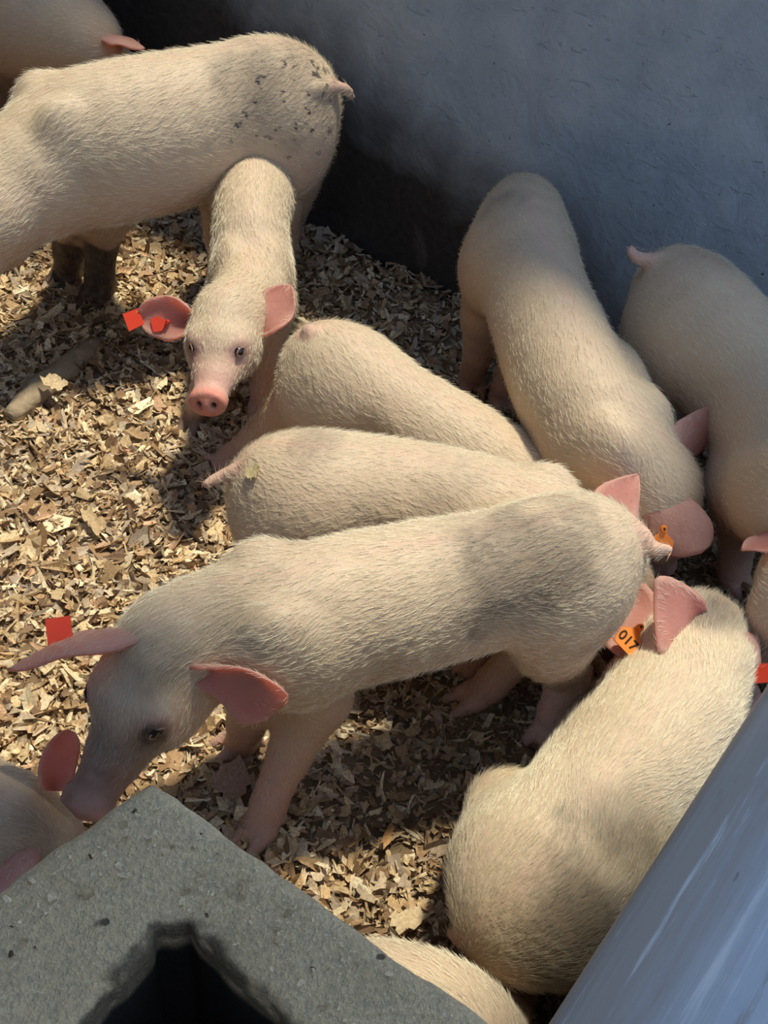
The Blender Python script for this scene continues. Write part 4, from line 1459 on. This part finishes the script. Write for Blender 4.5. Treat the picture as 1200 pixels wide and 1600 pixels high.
# two pigs side by side behind the central one
PIGS.append(dict(
    label='pig right behind the central pig, tail stretched left, orange tag 017', seed=8, hairs=19000, vox=0.005, head=0.23, hair_len=.016,
    spine=[(425, 765, .31, .05, .06), (443, 770, .315, .08, .09), (488, 779, .315, .094, .104), (560, 785, .31, .090, .106), (650, 800, .31, .093, .108), (740, 820, .31, .092, .108), (820, 845, .31, .086, .102), (890, 855, .29, .072, .082), (945, 862, .255, .054, .058)],
    snout=(1008, 955, .06),
    legs={'rl': dict(nodes=[(450, 815, .27, .085), (425, 875, .16, .05), (430, 930, .016, .027)]),
          'rr': dict(nodes=[(430, 765, .27, .075), (425, 830, .13, .04), (430, 875, .016, .027)]),
          'fl': dict(nodes=[(800, 885, .26, .06), (765, 985, .12, .03), (745, 1025, .05, .025), (735, 1046, .016, .024)]),
          'fr': dict(nodes=[(810, 840, .26, .055), (800, 910, .12, .03), (800, 960, .016, .024)])},
    tail=[(412, 722, .37), (385, 728, .365), (350, 742, .35), (322, 756, .34)],
    ears=[dict(base=(942, 818, .34), tip=(996, 742, .37), inner=SV(.1, -.1, .95), w=.043, cup=.4, shape=([0, .12, .3, .5, .7, .85, .95, 1], [.75, .95, 1, .82, .55, .30, .13, .04])),
          dict(base=(962, 918, .315), tip=(1003, 1032, .23), inner=SV(-.1, .1, .95), w=.050, cup=.35, shape=([0, .12, .3, .5, .7, .85, .95, 1], [.6, .85, 1, 1, .9, .7, .5, .3]))],
    tags=[dict(ear=1, u=.66, v=.15, side=1, down=SV(-.55, -.83), face=SV(.05, .1, 1), size=.038, text='017', shift=SV(.014, .012, .018), label='orange ear tag printed 017')],
    folds=[((850, 765, .37), (878, 800, .38), .012), ((876, 775, .36), (900, 805, .37), .011)],
    mud=[(500, 700, .4, .06, .2), (700, 800, .38, .08, .15)]))
PIGS.append(dict(
    label='pig stretching a hind leg back between the facing pig and the pig with outstretched tail', seed=9, hairs=15000, vox=0.005, head=0.22, hair_len=.016,
    spine=[(498, 560, .29, .05, .055), (512, 578, .29, .078, .085), (545, 600, .285, .090, .10), (612, 650, .27, .084, .098), (702, 706, .245, .086, .10), (795, 765, .215, .084, .098), (850, 785, .205, .076, .09), (895, 795, .20, .066, .074), (925, 805, .18, .05, .054)],
    snout=(985, 850, .05),
    legs={'rl': dict(nodes=[(500, 615, .25, .075), (452, 645, .17, .045), (408, 680, .10, .031), (362, 716, .03, .026), (350, 726, .016, .025)]),
          'rr': dict(nodes=[(570, 600, .24, .07), (585, 650, .1, .035), (580, 690, .016, .025)]),
          'fl': dict(nodes=[(810, 790, .15, .055), (850, 815, .07, .03), (880, 815, .02, .025)]),
          'fr': dict(nodes=[(850, 760, .15, .05), (880, 770, .07, .03), (900, 775, .02, .025)])},
    tail=[(495, 528, .36), (482, 516, .37), (476, 520, .35)],
    ears=[dict(base=(898, 772, .25), tip=(914, 736, .26), inner=SV(-.1, 0, 1), w=.026, cup=.4)],
    folds=[((840, 705, .275), (872, 770, .265), .016), ((866, 715, .265), (896, 775, .255), .014)]))
# pig at the far left back, in the dark
PIGS.append(dict(
    label='dim pig in the shaded top left corner behind the largest pig', seed=10, hairs=9000, vox=0.008, head=0.27, hair_len=.016,
    spine=[(-300, -130, .44, .06, .07), (-250, -105, .445, .12, .13), (-150, -55, .45, .13, .145), (-50, -10, .45, .13, .145), (20, 15, .445, .125, .14), (85, 40, .43, .10, .115), (135, 65, .40, .075, .082)],
    snout=(205, 150, .22),
    legs={'fl': dict(nodes=[(12, 60, .35, .08), (8, 120, .2, .045), (8, 170, .1, .035), (8, 205, .016, .03)]),
          'fr': dict(nodes=[(-40, 60, .35, .07), (-45, 120, .2, .045), (-45, 190, .016, .03)]),
          'rl': dict(nodes=[(-250, -50, .35, .1), (-250, 20, .2, .05), (-250, 90, .016, .03)])},
    ears=[dict(base=(160, 55, .45), tip=(226, 76, .42), inner=SV(.1, -.8, -.5), w=.04, cup=.5, bend=SV(0, .015, 0))]))
# pig behind the block at left
PIGS.append(dict(
    label='fuzzy pig head at the left edge under the central pig snout', seed=11, hairs=9000, vox=0.0045, head=0.20, hair_len=.013, stand=False,
    spine=[(-420, 1130, .13, .06, .07), (-350, 1150, .13, .095, .105), (-230, 1185, .14, .09, .105), (-120, 1225, .145, .085, .10), (-45, 1258, .15, .062, .066), (25, 1282, .155, .047, .05)],
    snout=(155, 1400, .05),
    legs={'fl': dict(nodes=[(-130, 1290, .1, .05), (-110, 1350, .05, .03), (-80, 1340, .02, .025)], hoof=False),
          'rl': dict(nodes=[(-350, 1220, .1, .07), (-330, 1310, .06, .03), (-300, 1290, .02, .025)], hoof=False)},
    ears=[dict(base=(82, 1236, .20), tip=(112, 1142, .235), inner=SV(.35, -.1, .9), w=.024, cup=.5, bend=SV(-.008, 0, 0), shape=([0, .12, .3, .5, .7, .85, .95, 1], [.6, .85, 1, 1, .9, .7, .45, .2])),
          dict(base=(44, 1316, .20), tip=(-14, 1398, .19), inner=SV(-.2, -.5, .8), w=.030, cup=.7)],
    mud=[(60, 1290, .2, .06, .2)]))
# pig lying right of the block
PIGS.append(dict(
    label='cream pig back showing between the concrete block and the reclining pig', seed=12, hairs=12000, vox=0.005, head=0.22, stand=False, hair_len=.014,
    spine=[JN(.262, .21, .045, .05, .145), JN(.25, .215, .080, .08, .150), JN(.215, .22, .094, .10, .155), JN(.14, .195, .094, .095, .14), JN(.06, .14, .085, .088, .10), JN(-.02, .12, .08, .08, .095), JN(-.07, .11, .06, .06, .09), JN(-.10, .10, .05, .05, .09)],
    snout=JN(-.24, .05, 0, 0, .09)[:3],
    legs={'rl': dict(nodes=[(745, 1600, .12, .035), (795, 1588, .07, .024), (818, 1560, .022, .020)], hoof=False)}))

BUILT = [build_pig(spec) for spec in PIGS]

# flake stuck to the rump of the pig with the outstretched tail
from mathutils.bvhtree import BVHTree
rump = BUILT[7]
tree = BVHTree.FromPolygons([(v.co + rump.location)[:] for v in rump.data.vertices], [q.vertices[:] for q in rump.data.polygons])
hit = tree.ray_cast(Vector(EYE), Vector(W(399, 738, 0.3) - EYE))
if hit[0] is not None:
    c = np.array(hit[0] + hit[1] * 0.004)
    one = lambda v: np.array([v], float)
    fk = shavings(c[None, :], one(0.022), one(1.3), one(0), one(0), one(0), one(0.15), np.array([(0.66, 0.55, 0.30)]), 'wood_flake',
                  'small yellowish flake stuck to the pig beside the outstretched tail', 'wood flake', None, nu=9, nv=7, thick=0.0015, seed=11)
    fk.rotation_euler = hit[1].to_track_quat('Z', 'X').to_euler()
